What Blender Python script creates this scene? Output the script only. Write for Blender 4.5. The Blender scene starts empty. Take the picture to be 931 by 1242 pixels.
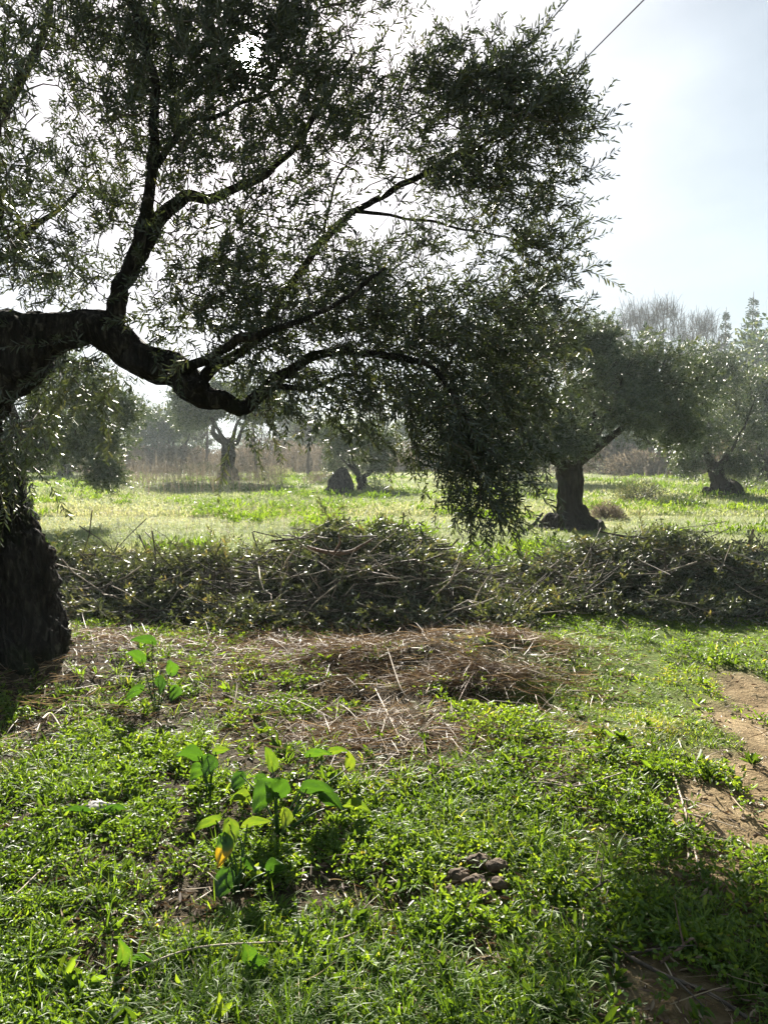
import bpy, math
import numpy as np
from mathutils import Vector

# ------------------------------------------------------------------ camera
F, CXP, CYP = 940.0, 465.5, 621.0            # focal length and centre in photo pixels
PITCH = math.atan(73 / F)
CAMZ = 1.5
scene = bpy.context.scene
cam_d = bpy.data.cameras.new('camera')
cam = bpy.data.objects.new('camera', cam_d)
scene.collection.objects.link(cam)
cam_d.sensor_fit = 'VERTICAL'
cam_d.sensor_height = 24
cam_d.lens = F / 1242 * 24
cam_d.clip_start = 0.05
cam_d.clip_end = 3000
cam.location = (0, 0, CAMZ)
cam.rotation_euler = (math.pi / 2 - PITCH, 0, 0)
scene.camera = cam

# ------------------------------------------------------------------ light
SUN_EL, SUN_AZ = math.radians(25.7), math.radians(-9.6)     # azimuth from +Y towards +X
SUN_DIR = Vector((math.sin(SUN_AZ) * math.cos(SUN_EL), math.cos(SUN_AZ) * math.cos(SUN_EL), math.sin(SUN_EL)))
w = bpy.data.worlds.new('World')
scene.world = w
w.use_nodes = True
wn, wl = w.node_tree.nodes, w.node_tree.links
wn.clear()
wout = wn.new('ShaderNodeOutputWorld')
bg = wn.new('ShaderNodeBackground')
bg.inputs['Strength'].default_value = 0.05
sky = wn.new('ShaderNodeTexSky')
sky.sky_type = 'NISHITA'
sky.sun_disc = False
sky.sun_elevation = SUN_EL
sky.sun_rotation = SUN_AZ
sky.dust_density = 1.0
sky.air_density = 1.0
tc = wn.new('ShaderNodeTexCoord')
dot = wn.new('ShaderNodeVectorMath'); dot.operation = 'DOT_PRODUCT'
dot.inputs[1].default_value = SUN_DIR
wl.new(tc.outputs['Generated'], dot.inputs[0])


def wmath(op, a, b=None, c=None):
    n = wn.new('ShaderNodeMath'); n.operation = op
    for i, v in enumerate((a, b, c)):
        if v is None: continue
        if isinstance(v, (int, float)): n.inputs[i].default_value = v
        else: wl.new(v, n.inputs[i])
    return n.outputs[0]


dd = wmath('MAXIMUM', dot.outputs['Value'], 0.0)
wide = wmath('POWER', dd, 9.0)          # thin cloud lit from behind, wide aureole
mid = wmath('POWER', dd, 60.0)
tight = wmath('POWER', dd, 2500.0)
disc = wmath('POWER', dd, 30000.0)
mp = wn.new('ShaderNodeMapping'); mp.inputs['Scale'].default_value = (1.0, 1.0, 2.6)
mp.inputs['Rotation'].default_value = (0.0, 0.5, 0.3)
wl.new(tc.outputs['Generated'], mp.inputs['Vector'])
nz = wn.new('ShaderNodeTexNoise')
nz.inputs['Scale'].default_value = 2.1
nz.inputs['Detail'].default_value = 6
nz.inputs['Roughness'].default_value = 0.5
wl.new(mp.outputs[0], nz.inputs['Vector'])
cr = wn.new('ShaderNodeMapRange')
cr.inputs['From Min'].default_value = 0.33; cr.inputs['From Max'].default_value = 0.68
cr.inputs['To Min'].default_value = 0.0; cr.inputs['To Max'].default_value = 1.0
wl.new(nz.outputs['Fac'], cr.inputs['Value'])
cl = cr.outputs[0]
# brightness of the cloud veil (in units of the sky texture, before strength 0.1)
CLOUD_BASE, CLOUD_VAR, A_WIDE, A_MID, A_TIGHT, A_DISC = 1.35, 1.7, 3.4, 4.0, 110.0, 5000.0
fwd = wmath('MULTIPLY_ADD', wmath('POWER', dd, 1.6), 0.8, 0.6)      # the veil is thin: bright towards the sun, dim away from it
v = wmath('MULTIPLY', wmath('MULTIPLY_ADD', cl, CLOUD_VAR, CLOUD_BASE), fwd)
v = wmath('MULTIPLY_ADD', wide, A_WIDE, v)
v = wmath('MULTIPLY_ADD', mid, A_MID, v)
v = wmath('MULTIPLY_ADD', tight, A_TIGHT, v)
v = wmath('MULTIPLY_ADD', disc, A_DISC, v)
cc = wn.new('ShaderNodeVectorMath'); cc.operation = 'SCALE'
tint = wn.new('ShaderNodeMix'); tint.data_type = 'RGBA'
wl.new(wide, tint.inputs['Factor'])
tint.inputs['A'].default_value = (0.80, 0.98, 1.10, 1); tint.inputs['B'].default_value = (1.06, 0.94, 0.985, 1)
wl.new(tint.outputs['Result'], cc.inputs[0])
wl.new(v, cc.inputs['Scale'])
mix = wn.new('ShaderNodeMix'); mix.data_type = 'RGBA'
fac = wmath('MULTIPLY_ADD', cl, 0.2, 0.74)
fac = wmath('MULTIPLY_ADD', wide, 0.35, fac)
fac = wmath('MINIMUM', fac, 1.0)
wl.new(fac, mix.inputs['Factor'])
wl.new(sky.outputs[0], mix.inputs['A'])
wl.new(cc.outputs[0], mix.inputs['B'])
wl.new(mix.outputs['Result'], bg.inputs['Color'])
wl.new(bg.outputs[0], wout.inputs[0])
w.cycles.sampling_method = 'MANUAL'
w.cycles.sample_map_resolution = 1024

sun_d = bpy.data.lights.new('sun', 'SUN')
sun_d.energy = 5.0
sun_d.angle = math.radians(0.5)
sun_d.color = (1.0, 0.93, 0.82)
sun = bpy.data.objects.new('sun', sun_d)
scene.collection.objects.link(sun)
sun.rotation_euler = SUN_DIR.to_track_quat('Z', 'Y').to_euler()

scene.view_settings.view_transform = 'Standard'
scene.view_settings.look = 'None'
scene.view_settings.exposure = 2.2
scene.view_settings.gamma = 1
scene.view_settings.use_curve_mapping = False
scene.cycles.max_bounces = 7
scene.cycles.transparent_max_bounces = 8
scene.cycles.diffuse_bounces = 4
scene.cycles.transmission_bounces = 4
scene.cycles.glossy_bounces = 2
scene.cycles.volume_bounces = 1
scene.cycles.sample_clamp_indirect = 6
scene.cycles.use_denoising = True

HAZE_DENSITY = 0.0007

# ------------------------------------------------------------------ helpers
COL = scene.collection
_f = np.array([0, math.cos(PITCH), -math.sin(PITCH)])
_u = np.array([0, math.sin(PITCH), math.cos(PITCH)])


def P(px, py, Y):
    """point that lies Y metres ahead of the camera on the ray of photo pixel (px, py)"""
    d = _f + np.array([1, 0, 0]) * (px - CXP) / F + _u * (CYP - py) / F
    return np.array([0, 0, CAMZ]) + d * (Y / d[1])


def G(px, py):
    d = _f + np.array([1, 0, 0]) * (px - CXP) / F + _u * (CYP - py) / F
    return (np.array([0, 0, CAMZ]) + d * (CAMZ / -d[2]))[:2]


def _hash(i, j, k, seed):
    n = (i * 374761393 + j * 668265263 + k * 1274126177 + seed * 974634777) & 0xffffffff
    n = ((n ^ (n >> 13)) * 1274126177) & 0xffffffff
    return ((n ^ (n >> 16)) & 0xffff) / 65535.0


def vnoise(x, y, z=None, seed=0):
    x = np.asarray(x, float); y = np.asarray(y, float)
    z = np.zeros_like(x) if z is None else np.asarray(z, float)
    i, j, k = np.floor(x).astype(np.int64), np.floor(y).astype(np.int64), np.floor(z).astype(np.int64)
    u, v_, w_ = x - i, y - j, z - k
    u, v_, w_ = u * u * (3 - 2 * u), v_ * v_ * (3 - 2 * v_), w_ * w_ * (3 - 2 * w_)
    r = 0
    for a in (0, 1):
        for b in (0, 1):
            for c in (0, 1):
                r = r + _hash(i + a, j + b, k + c, seed) * (u if a else 1 - u) * (v_ if b else 1 - v_) * (w_ if c else 1 - w_)
    return r


def fbm(x, y, z=None, seed=0, octv=4):
    r, a, t = 0, 0.5, 0
    for o in range(octv):
        s = 2.0 ** o
        r = r + a * vnoise(np.asarray(x) * s, np.asarray(y) * s, None if z is None else np.asarray(z) * s, seed + o * 7)
        t += a; a *= 0.5
    return r / t


def sstep(a, b, x):
    t = np.clip((x - a) / (b - a), 0, 1)
    return t * t * (3 - 2 * t)


class MB:
    """collects vertices and faces, builds ONE mesh object"""
    def __init__(s): s.v, s.f, s.a, s.n = [], {}, [], 0

    def add(s, verts, faces, attr=0.5):
        verts = np.asarray(verts, float).reshape(-1, 3)
        faces = np.asarray(faces, np.int64)
        s.f.setdefault(faces.shape[1], []).append(faces + s.n)
        s.v.append(verts)
        s.a.append(np.broadcast_to(np.asarray(attr, float), (len(verts),)))
        s.n += len(verts)

    def merge(s, o):
        for k, fl in o.f.items():
            for f in fl: s.f.setdefault(k, []).append(f + s.n)
        s.v += o.v; s.a += o.a; s.n += o.n

    def mesh(s, name, mat, smooth=False):
        me = bpy.data.meshes.new(name)
        V = np.concatenate(s.v).astype(np.float32)
        loops, starts, tot = [], [], 0
        for k, fl in s.f.items():
            f = np.concatenate(fl)
            loops.append(f.ravel()); starts.append(tot + np.arange(len(f)) * k); tot += f.size
        loops = np.concatenate(loops).astype(np.int32); starts = np.concatenate(starts).astype(np.int32)
        me.vertices.add(len(V)); me.vertices.foreach_set('co', V.ravel())
        me.loops.add(len(loops)); me.loops.foreach_set('vertex_index', loops)
        me.polygons.add(len(starts)); me.polygons.foreach_set('loop_start', starts)
        if smooth: me.polygons.foreach_set('use_smooth', np.ones(len(starts), bool))
        me.update(calc_edges=True)
        at = me.attributes.new('tone', 'FLOAT', 'POINT')
        at.data.foreach_set('value', np.concatenate(s.a).astype(np.float32))
        me.materials.append(mat)
        return me

    def build(s, name, mat, parent=None, smooth=False):
        o = bpy.data.objects.new(name, s.mesh(name, mat, smooth))
        COL.objects.link(o)
        if parent is not None: o.parent = parent
        return o


def tag(o, label=None, cat=None, group=None, kind=None):
    if label: o['label'] = label
    if cat: o['category'] = cat
    if group: o['group'] = group
    if kind: o['kind'] = kind
    return o


def empty(name, loc, rz=0, sc=1.0):
    o = bpy.data.objects.new(name, None)
    COL.objects.link(o)
    o.location = loc; o.rotation_euler = (0, 0, rz); o.scale = (sc, sc, sc)
    o.empty_display_size = 0.2
    return o


def copy_tree(o, parent=None):
    c = o.copy(); COL.objects.link(c)
    if parent is not None: c.parent = parent
    for ch in list(o.children): copy_tree(ch, c)
    return c


def norm(v): return v / np.maximum(np.linalg.norm(v, axis=-1, keepdims=True), 1e-9)


def rdir(rng, n): return norm(rng.normal(size=(n, 3)))


def add_leaves(mb, pos, d, length, width, tone, rng, fold=0.12, bend=0.15, wide_at=0.38):
    """six-cornered folded leaf blades, many at once"""
    n = len(pos)
    length = np.broadcast_to(length, (n,))[:, None]; width = np.broadcast_to(width, (n,))[:, None]
    d = norm(d)
    s = norm(np.cross(d, rdir(rng, n)))
    m = np.cross(s, d)
    L, W = length, width
    p0 = pos
    a1 = pos + d * L * wide_at + m * W * fold; a2 = pos + d * L * (wide_at + .36) + m * W * fold * .6 - m * L * bend * .4
    tip = pos + d * L - m * L * bend
    V = np.stack([p0, a1 + s * W * .5, a2 + s * W * .4, tip, a2 - s * W * .4, a1 - s * W * .5], 1)
    b = np.arange(n)[:, None] * 6
    fa = np.concatenate([b + np.array([[0, 1, 2, 3]]), b + np.array([[0, 3, 4, 5]])])
    mb.add(V.reshape(-1, 3), fa, np.repeat(tone, 6))


def add_blades(mb, pos, d0, length, width, tone, rng, droop=0.5):
    """grass blades: bent tapering strips"""
    n = len(pos)
    L = np.broadcast_to(length, (n,))[:, None]; W = np.broadcast_to(width, (n,))[:, None]
    d0 = norm(d0)
    hz = norm(np.stack([d0[:, 0] + 1e-4, d0[:, 1], np.zeros(n)], 1))
    dr = np.broadcast_to(droop, (n,))[:, None]
    s = norm(np.cross(d0, rdir(rng, n) * .4 + hz))
    p1 = pos + d0 * L * .4
    d1 = norm(d0 + hz * dr * .6 + np.array([0, 0, -1]) * dr * .35)
    p2 = p1 + d1 * L * .35
    d2 = norm(d1 + hz * dr * .6 + np.array([0, 0, -1]) * dr * .8)
    p3 = p2 + d2 * L * .3
    V = np.stack([pos - s * W * .35, pos + s * W * .35, p1 - s * W * .5, p1 + s * W * .5, p2 - s * W * .36, p2 + s * W * .36, p3], 1)
    b = np.arange(n)[:, None] * 7
    mb.add(V.reshape(-1, 3), np.concatenate([b + np.array([[0, 1, 3, 2]]), b + np.array([[2, 3, 5, 4]])]), np.repeat(tone, 7))
    # the tips share the vertices of the blades just added
    mb.f.setdefault(3, []).append(b + np.array([[4, 5, 6]]) + mb.n - n * 7)


def tube(mb, pts, rad, seg=6, tone=0.5, rough=0.0, seed=0, cap=True, ridge=0.0, nridge=7):
    pts = np.asarray(pts, float); rad = np.broadcast_to(np.asarray(rad, float), (len(pts),))
    n = len(pts)
    t = np.zeros_like(pts); t[1:-1] = pts[2:] - pts[:-2]; t[0] = pts[1] - pts[0]; t[-1] = pts[-1] - pts[-2]
    t = norm(t)
    a = np.cross(t[0], [0.3, 1.0, 0.12]); a /= max(np.linalg.norm(a), 1e-6)
    A = np.zeros_like(pts)
    for i in range(n):
        a = a - t[i] * np.dot(a, t[i]); a /= max(np.linalg.norm(a), 1e-6); A[i] = a
    B = np.cross(t, A)
    th = np.arange(seg) / seg * 2 * math.pi
    R = np.repeat(rad[:, None], seg, 1)
    if ridge > 0 or rough > 0:
        s = np.concatenate([[0], np.cumsum(np.linalg.norm(np.diff(pts, axis=0), axis=1))])
        S = np.repeat(s[:, None], seg, 1); T = np.repeat(th[None], n, 0)
        cx_, cy_ = np.cos(T), np.sin(T)
        tw = S * 0.9
        if ridge > 0:
            rg = 1 - np.abs(2 * fbm(np.cos(T + tw * .5) * nridge * .33 + 9, np.sin(T + tw * .5) * nridge * .33 + 4, S * 1.1, seed, 3) - 1) * 2
            R = R * (1 + ridge * (rg - .45))
        if rough > 0:
            R = R * (1 + rough * (fbm(cx_ * 2.2 + 5, cy_ * 2.2 + 5, S * 5, seed + 3, 4) - .5) * 2)
    V = pts[:, None] + A[:, None] * (R * np.cos(th))[..., None] + B[:, None] * (R * np.sin(th))[..., None]
    i, j = np.meshgrid(np.arange(n - 1), np.arange(seg), indexing='ij')
    j2 = (j + 1) % seg
    fa = np.stack([i * seg + j, i * seg + j2, (i + 1) * seg + j2, (i + 1) * seg + j], -1).reshape(-1, 4)
    mb.add(V.reshape(-1, 3), fa, tone)
    if cap:
        m0 = mb.n
        mb.add([pts[-1] + t[-1] * rad[-1] * .4], np.zeros((0, 4), int), tone)
        k = np.arange(seg)
        top = m0 - seg
        mb.f.setdefault(3, []).append(np.stack([top + k, top + (k + 1) % seg, np.full(seg, m0)], 1))


def spline(pts, per=8):
    """Catmull-Rom through rows of any width"""
    p = np.asarray(pts, float); out = []
    q = np.vstack([2 * p[0] - p[1], p, 2 * p[-1] - p[-2]])
    for i in range(1, len(q) - 2):
        for k in range(per):
            t = k / per
            out.append(.5 * ((2 * q[i]) + (-q[i - 1] + q[i + 1]) * t + (2 * q[i - 1] - 5 * q[i] + 4 * q[i + 1] - q[i + 2]) * t * t
                             + (-q[i - 1] + 3 * q[i] - 3 * q[i + 1] + q[i + 2]) * t ** 3))
    out.append(p[-1])
    return np.array(out)


# ------------------------------------------------------------------ materials
def nodemat(name):
    m = bpy.data.materials.new(name); m.use_nodes = True
    nt = m.node_tree; nt.nodes.clear()
    out = nt.nodes.new('ShaderNodeOutputMaterial')
    return m, nt, out


def ramp(nt, stops):
    r = nt.nodes.new('ShaderNodeValToRGB')
    e = r.color_ramp.elements
    while len(e) < len(stops): e.new(0.5)
    for i, (p, c) in enumerate(stops): e[i].position = p; e[i].color = (*c, 1)
    return r


def leafmat(name, stops, trans=0.35, tint=(1.25, 1.2, 0.5), rough=0.5, spec=0.3, under=None):
    m, nt, out = nodemat(name)
    N, L = nt.nodes.new, nt.links.new
    at = N('ShaderNodeAttribute'); at.attribute_name = 'tone'
    r = ramp(nt, stops); L(at.outputs['Fac'], r.inputs[0])
    col = r.outputs[0]
    if under:
        ge = N('ShaderNodeNewGeometry'); mx = N('ShaderNodeMix'); mx.data_type = 'RGBA'
        L(ge.outputs['Backfacing'], mx.inputs['Factor']); L(col, mx.inputs['A']); mx.inputs['B'].default_value = (*under, 1)
        col2 = mx.outputs['Result']
    else: col2 = col
    pb = N('ShaderNodeBsdfPrincipled'); L(col2, pb.inputs['Base Color'])
    pb.inputs['Roughness'].default_value = rough
    pb.inputs['Specular IOR Level'].default_value = spec
    tl = N('ShaderNodeBsdfTranslucent')
    mm = N('ShaderNodeMix'); mm.data_type = 'RGBA'; mm.blend_type = 'MULTIPLY'; mm.inputs['Factor'].default_value = 1
    L(col, mm.inputs['A']); mm.inputs['B'].default_value = (*tint, 1)
    L(mm.outputs['Result'], tl.inputs['Color'])
    ms = N('ShaderNodeMixShader'); ms.inputs[0].default_value = trans
    L(pb.outputs[0], ms.inputs[1]); L(tl.outputs[0], ms.inputs[2]); L(ms.outputs[0], out.inputs[0])
    return m


def barkmat(name, c0, c1, c2, scale=1.0, bump=0.6):
    m, nt, out = nodemat(name)
    N, L = nt.nodes.new, nt.links.new
    tc = N('ShaderNodeTexCoord'); mp = N('ShaderNodeMapping'); mp.inputs['Scale'].default_value = (scale, scale, scale * .22)
    L(tc.outputs['Object'], mp.inputs[0])
    n1 = N('ShaderNodeTexNoise'); n1.inputs['Scale'].default_value = 22; n1.inputs['Detail'].default_value = 8; n1.inputs['Roughness'].default_value = .65
    n1.inputs['Distortion'].default_value = .6
    vo = N('ShaderNodeTexVoronoi'); vo.feature = 'DISTANCE_TO_EDGE'; vo.inputs['Scale'].default_value = 16
    n2 = N('ShaderNodeTexNoise'); n2.inputs['Scale'].default_value = 2.3; n2.inputs['Detail'].default_value = 5
    L(mp.outputs[0], n1.inputs['Vector']); L(tc.outputs['Object'], n2.inputs['Vector'])
    ad = N('ShaderNodeVectorMath'); ad.operation = 'MULTIPLY_ADD'; ad.inputs[1].default_value = (.06, .06, .06)
    L(n1.outputs['Color'], ad.inputs[0]); L(mp.outputs[0], ad.inputs[2]); L(ad.outputs[0], vo.inputs['Vector'])
    r = ramp(nt, [(.3, c0), (.52, c1), (.75, c2)])
    L(n1.outputs['Fac'], r.inputs[0])
    moss = N('ShaderNodeMix'); moss.data_type = 'RGBA'; moss.inputs['B'].default_value = (.035, .05, .018, 1)
    mr = N('ShaderNodeMapRange'); mr.inputs['From Min'].default_value = .55; mr.inputs['From Max'].default_value = .72; mr.inputs['To Max'].default_value = .7
    L(n2.outputs['Fac'], mr.inputs['Value']); L(mr.outputs[0], moss.inputs['Factor']); L(r.outputs[0], moss.inputs['A'])
    pb = N('ShaderNodeBsdfPrincipled'); L(moss.outputs['Result'], pb.inputs['Base Color'])
    pb.inputs['Roughness'].default_value = .9; pb.inputs['Specular IOR Level'].default_value = .2
    sm = N('ShaderNodeMath'); sm.operation = 'MULTIPLY_ADD'; sm.inputs[1].default_value = 1.2
    mr2 = N('ShaderNodeMath'); mr2.operation = 'MINIMUM'; mr2.inputs[1].default_value = .25
    L(vo.outputs['Distance'], mr2.inputs[0]); L(mr2.outputs[0], sm.inputs[0]); L(n1.outputs['Fac'], sm.inputs[2])
    bp = N('ShaderNodeBump'); bp.inputs['Strength'].default_value = bump; bp.inputs['Distance'].default_value = .04
    L(sm.outputs[0], bp.inputs['Height']); L(bp.outputs[0], pb.inputs['Normal'])
    L(pb.outputs[0], out.inputs[0])
    return m


def plainmat(name, stops, rough=.8, scale=8.0, bump=.3):
    m, nt, out = nodemat(name)
    N, L = nt.nodes.new, nt.links.new
    tc = N('ShaderNodeTexCoord'); n1 = N('ShaderNodeTexNoise'); n1.inputs['Scale'].default_value = scale; n1.inputs['Detail'].default_value = 6
    L(tc.outputs['Object'], n1.inputs['Vector'])
    r = ramp(nt, stops); L(n1.outputs['Fac'], r.inputs[0])
    pb = N('ShaderNodeBsdfPrincipled'); pb.inputs['Roughness'].default_value = rough; pb.inputs['Specular IOR Level'].default_value = .25
    L(r.outputs[0], pb.inputs['Base Color'])
    bp = N('ShaderNodeBump'); bp.inputs['Strength'].default_value = bump; bp.inputs['Distance'].default_value = .01
    L(n1.outputs['Fac'], bp.inputs['Height']); L(bp.outputs[0], pb.inputs['Normal'])
    L(pb.outputs[0], out.inputs[0])
    return m


M = {}
M['olive'] = leafmat('olive_leaves', [(0, (.022, .033, .02)), (.5, (.038, .053, .028)), (.85, (.065, .08, .04)), (1, (.13, .12, .05))], .26, (1.15, 1.15, .5), .45, .4, (.12, .135, .11))
M['olive_far'] = leafmat('olive_leaves_distant', [(0, (.022, .042, .026)), (.5, (.042, .065, .036)), (1, (.13, .15, .07))], .28, (1.3, 1.25, .5), .45, .45, (.16, .19, .15))
M['cut'] = leafmat('cut_olive_leaves', [(0, (.02, .028, .014)), (.45, (.05, .066, .034)), (.85, (.12, .135, .07)), (1, (.24, .19, .11))], .3, (1.3, 1.25, .5), .5, .3, (.20, .22, .165))
M['conifer'] = leafmat('conifer_needles', [(0, (.02, .04, .022)), (1, (.05, .08, .04))], .15)
M['grass'] = leafmat('grass_blades', [(0, (.06, .105, .015)), (.45, (.10, .185, .03)), (.8, (.18, .25, .045)), (1, (.34, .31, .13))], .52, (1.6, 1.5, .42), .5, .3)
M['weed'] = leafmat('weed_leaves', [(0, (.04, .08, .015)), (.5, (.094, .17, .03)), (.85, (.17, .25, .045)), (1, (.32, .28, .09))], .5, (1.66, 1.46, .38), .5, .35)
M['straw'] = leafmat('dry_straw', [(0, (.07, .04, .028)), (.4, (.165, .115, .07)), (.75, (.31, .235, .145)), (1, (.52, .43, .31))], .2, (1.1, 1.0, .8), .6, .25)
M['litter'] = leafmat('fallen_leaf_litter', [(0, (.05, .03, .02)), (.5, (.13, .08, .05)), (1, (.30, .23, .15))], .12, (1.1, .9, .6), .5, .4)
M['meadow'] = leafmat('meadow_grass', [(0, (.08, .125, .045)), (.5, (.20, .25, .11)), (1, (.42, .40, .26))], .45, (1.25, 1.2, .8), .6, .2)
M['deadweed'] = leafmat('dead_weed_stalks', [(0, (.10, .09, .075)), (1, (.24, .205, .17))], .25, (1.1, 1, .8), .7, .2)
M['broad'] = leafmat('broad_green_leaf', [(0, (.02, .058, .016)), (.6, (.05, .125, .025)), (.88, (.13, .18, .032)), (.97, (.45, .31, .03))], .42, (1.5, 1.35, .4), .38, .5)
M['bark'] = barkmat('olive_bark', (.008, .007, .006), (.03, .025, .021), (.17, .15, .125), 1.1, 1.6)
M['bark_far'] = barkmat('olive_bark_distant', (.015, .012, .01), (.035, .028, .022), (.08, .068, .055), .7, .8)
M['bark_gray'] = barkmat('grey_bark', (.06, .045, .045), (.11, .085, .085), (.18, .15, .15), .5, .3)
M['twig'] = plainmat('twig_bark', [(.35, (.05, .04, .032)), (.6, (.11, .09, .07))], .8, 30, .2)
M['twig_pale'] = plainmat('pale_dry_twig', [(.35, (.24, .19, .14)), (.6, (.45, .38, .29))], .7, 30, .2)
M['twig_brown'] = plainmat('brown_dead_wood', [(.35, (.09, .055, .04)), (.6, (.2, .13, .09))], .75, 30, .3)
M['clod'] = plainmat('dry_earth_clod', [(.35, (.035, .025, .017)), (.6, (.11, .08, .052))], .95, 25, .8)
M['stone'] = plainmat('grey_stone', [(.35, (.2, .19, .17)), (.6, (.38, .37, .34))], .8, 18, .5)
M['cable'] = plainmat('cable_rubber', [(.35, (.03, .03, .03)), (.6, (.05, .05, .05))], .5, 5, 0)

# ------------------------------------------------------------------ ground shape and cover masks
def blob(px, py, rx, ry, wgt=1.0):
    c = G(px, py); far = G(px, py - ry)[1]; near = G(px, py + ry)[1]
    return (c[0], (far + near) / 2, rx * c[1] / F, (far - near) / 2, wgt)


def bmask(x, y, blobs, seed, edge=.55):
    r = np.zeros_like(x)
    n = (fbm(x * 2.3, y * 2.3, None, seed, 4) - .5) * 1.5
    for cx, cy, rx, ry, wgt in blobs:
        d = np.sqrt(((x - cx) / rx) ** 2 + ((y - cy) / ry) ** 2)
        r = np.maximum(r, wgt * (1 - sstep(1 - edge, 1 + edge, d + n)))
    return r


SOIL = [blob(912, 895, 42, 42), blob(925, 970, 45, 60), blob(940, 850, 40, 35), blob(930, 910, 50, 40, .9), blob(890, 1000, 85, 50), blob(875, 1062, 95, 36), blob(905, 1090, 60, 26, .8), blob(800, 1215, 100, 60, .75), blob(1000, 985, 60, 70), blob(730, 1110, 50, 30, .5)]
STRAW = [blob(600, 812, 125, 45), blob(330, 800, 230, 50, .75), blob(500, 890, 110, 45, .9), blob(110, 800, 70, 50, .9), blob(640, 885, 80, 40, .5), blob(360, 850, 130, 35, .7), blob(40, 860, 120, 35, .8), blob(690, 940, 60, 25, .5)]
SHORT = [blob(800, 850, 180, 130), blob(830, 760, 190, 50), blob(900, 790, 110, 60), blob(740, 1080, 130, 90, .8)]
LUSH = [blob(600, 1020, 130, 70), blob(430, 1190, 330, 80), blob(900, 1165, 70, 50), blob(560, 1130, 160, 60), blob(60, 920, 130, 50, .7)]
MOUND = G(590, 800); HOLE = G(605, 848); HOLE2 = G(425, 850)


def gz(x, y):
    x = np.asarray(x, float); y = np.asarray(y, float)
    near = np.exp(-((x / 14) ** 2 + ((y - 4) / 14) ** 2))
    z = (fbm(x * .25, y * .25, None, 5, 3) - .5) * .16 * sstep(4, 14, np.hypot(x, y))
    z += (fbm(x * 1.1, y * 1.1, None, 11, 3) - .5) * .12 * near
    z += (fbm(x * 5, y * 5, None, 21, 3) - .5) * .045 * near
    z += .13 * np.exp(-(((x - MOUND[0]) / .7) ** 2 + ((y - MOUND[1]) / .36) ** 2)) * (.6 + .8 * fbm(x * 3, y * 3, None, 77, 2))
    z += .09 * np.exp(-(((x - MOUND[0] + .9) / .6) ** 2 + ((y - MOUND[1] + .1) / .3) ** 2))
    z -= .26 * np.exp(-(((x - HOLE[0]) / .27) ** 4 + ((y - HOLE[1]) / .15) ** 4))
    z -= .12 * np.exp(-(((x - HOLE2[0]) / .28) ** 2 + ((y - HOLE2[1]) / .12) ** 2))
    z += .25 * np.exp(-(((x + 2.72) / .9) ** 2 + ((y - 5.1) / .8) ** 2))
    return z


def cover(x, y):
    s = bmask(x, y, SOIL, 31); st = bmask(x, y, STRAW, 41); sh = bmask(x, y, SHORT, 51); lu = bmask(x, y, LUSH, 61)
    return s, st * (1 - s), sh * (1 - s), lu * (1 - s)


def axis(lo, hi, n, c, k):
    """grid coordinates that crowd round c"""
    a, b = math.asinh((lo - c) / k), math.asinh((hi - c) / k)
    return c + k * np.sinh(np.linspace(a, b, n))


gx = axis(-600, 600, 420, 0, 2.6); gy = axis(-60, 900, 460, 3.6, 2.4)
X, Y = np.meshgrid(gx, gy)
Z = gz(X, Y)
mb = MB()
n1_, n2_ = X.shape
i, j = np.meshgrid(np.arange(n1_ - 1), np.arange(n2_ - 1), indexing='ij')
q = i * n2_ + j
mb.add(np.stack([X, Y, Z], -1).reshape(-1, 3), np.stack([q, q + 1, q + n2_ + 1, q + n2_], -1).reshape(-1, 4))
m, nt, out = nodemat('ground_earth')
N, L = nt.nodes.new, nt.links.new
tcn = N('ShaderNodeTexCoord')
na = N('ShaderNodeTexNoise'); na.inputs['Scale'].default_value = 9; na.inputs['Detail'].default_value = 10; na.inputs['Roughness'].default_value = .7
nb = N('ShaderNodeTexNoise'); nb.inputs['Scale'].default_value = .6; nb.inputs['Detail'].default_value = 6
nc = N('ShaderNodeTexNoise'); nc.inputs['Scale'].default_value = 70; nc.inputs['Detail'].default_value = 4
for n_ in (na, nb, nc): L(tcn.outputs['Object'], n_.inputs['Vector'])
soil = ramp(nt, [(.3, (.11, .078, .04)), (.5, (.22, .163, .088)), (.72, (.34, .27, .165))]); L(na.outputs['Fac'], soil.inputs[0])
dark = ramp(nt, [(.3, (.028, .022, .014)), (.55, (.06, .048, .028)), (.8, (.12, .09, .055))]); L(na.outputs['Fac'], dark.inputs[0])
mead = ramp(nt, [(.3, (.08, .115, .04)), (.5, (.18, .21, .09)), (.68, (.32, .31, .19))]); L(nb.outputs['Fac'], mead.inputs[0])
moss = ramp(nt, [(.3, (.045, .075, .015)), (.6, (.11, .15, .03)), (.8, (.2, .2, .07))]); L(na.outputs['Fac'], moss.inputs[0])
def att(nm):
    a = N('ShaderNodeAttribute'); a.attribute_name = nm; return a.outputs['Fac']
def mx(f, a, b):
    x = N('ShaderNodeMix'); x.data_type = 'RGBA'; L(f, x.inputs['Factor']); L(a, x.inputs['A']); L(b, x.inputs['B']); return x.outputs['Result']
c = mx(att('short'), dark.outputs[0], moss.outputs[0])
c = mx(att('soil'), c, soil.outputs[0])
c = mx(att('far'), c, mead.outputs[0])
pb = N('ShaderNodeBsdfPrincipled'); pb.inputs['Roughness'].default_value = 1; pb.inputs['Specular IOR Level'].default_value = .1
L(c, pb.inputs['Base Color'])
ah = N('ShaderNodeMath'); ah.operation = 'MULTIPLY_ADD'; ah.inputs[1].default_value = .35; L(nc.outputs['Fac'], ah.inputs[0]); L(na.outputs['Fac'], ah.inputs[2])
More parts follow.
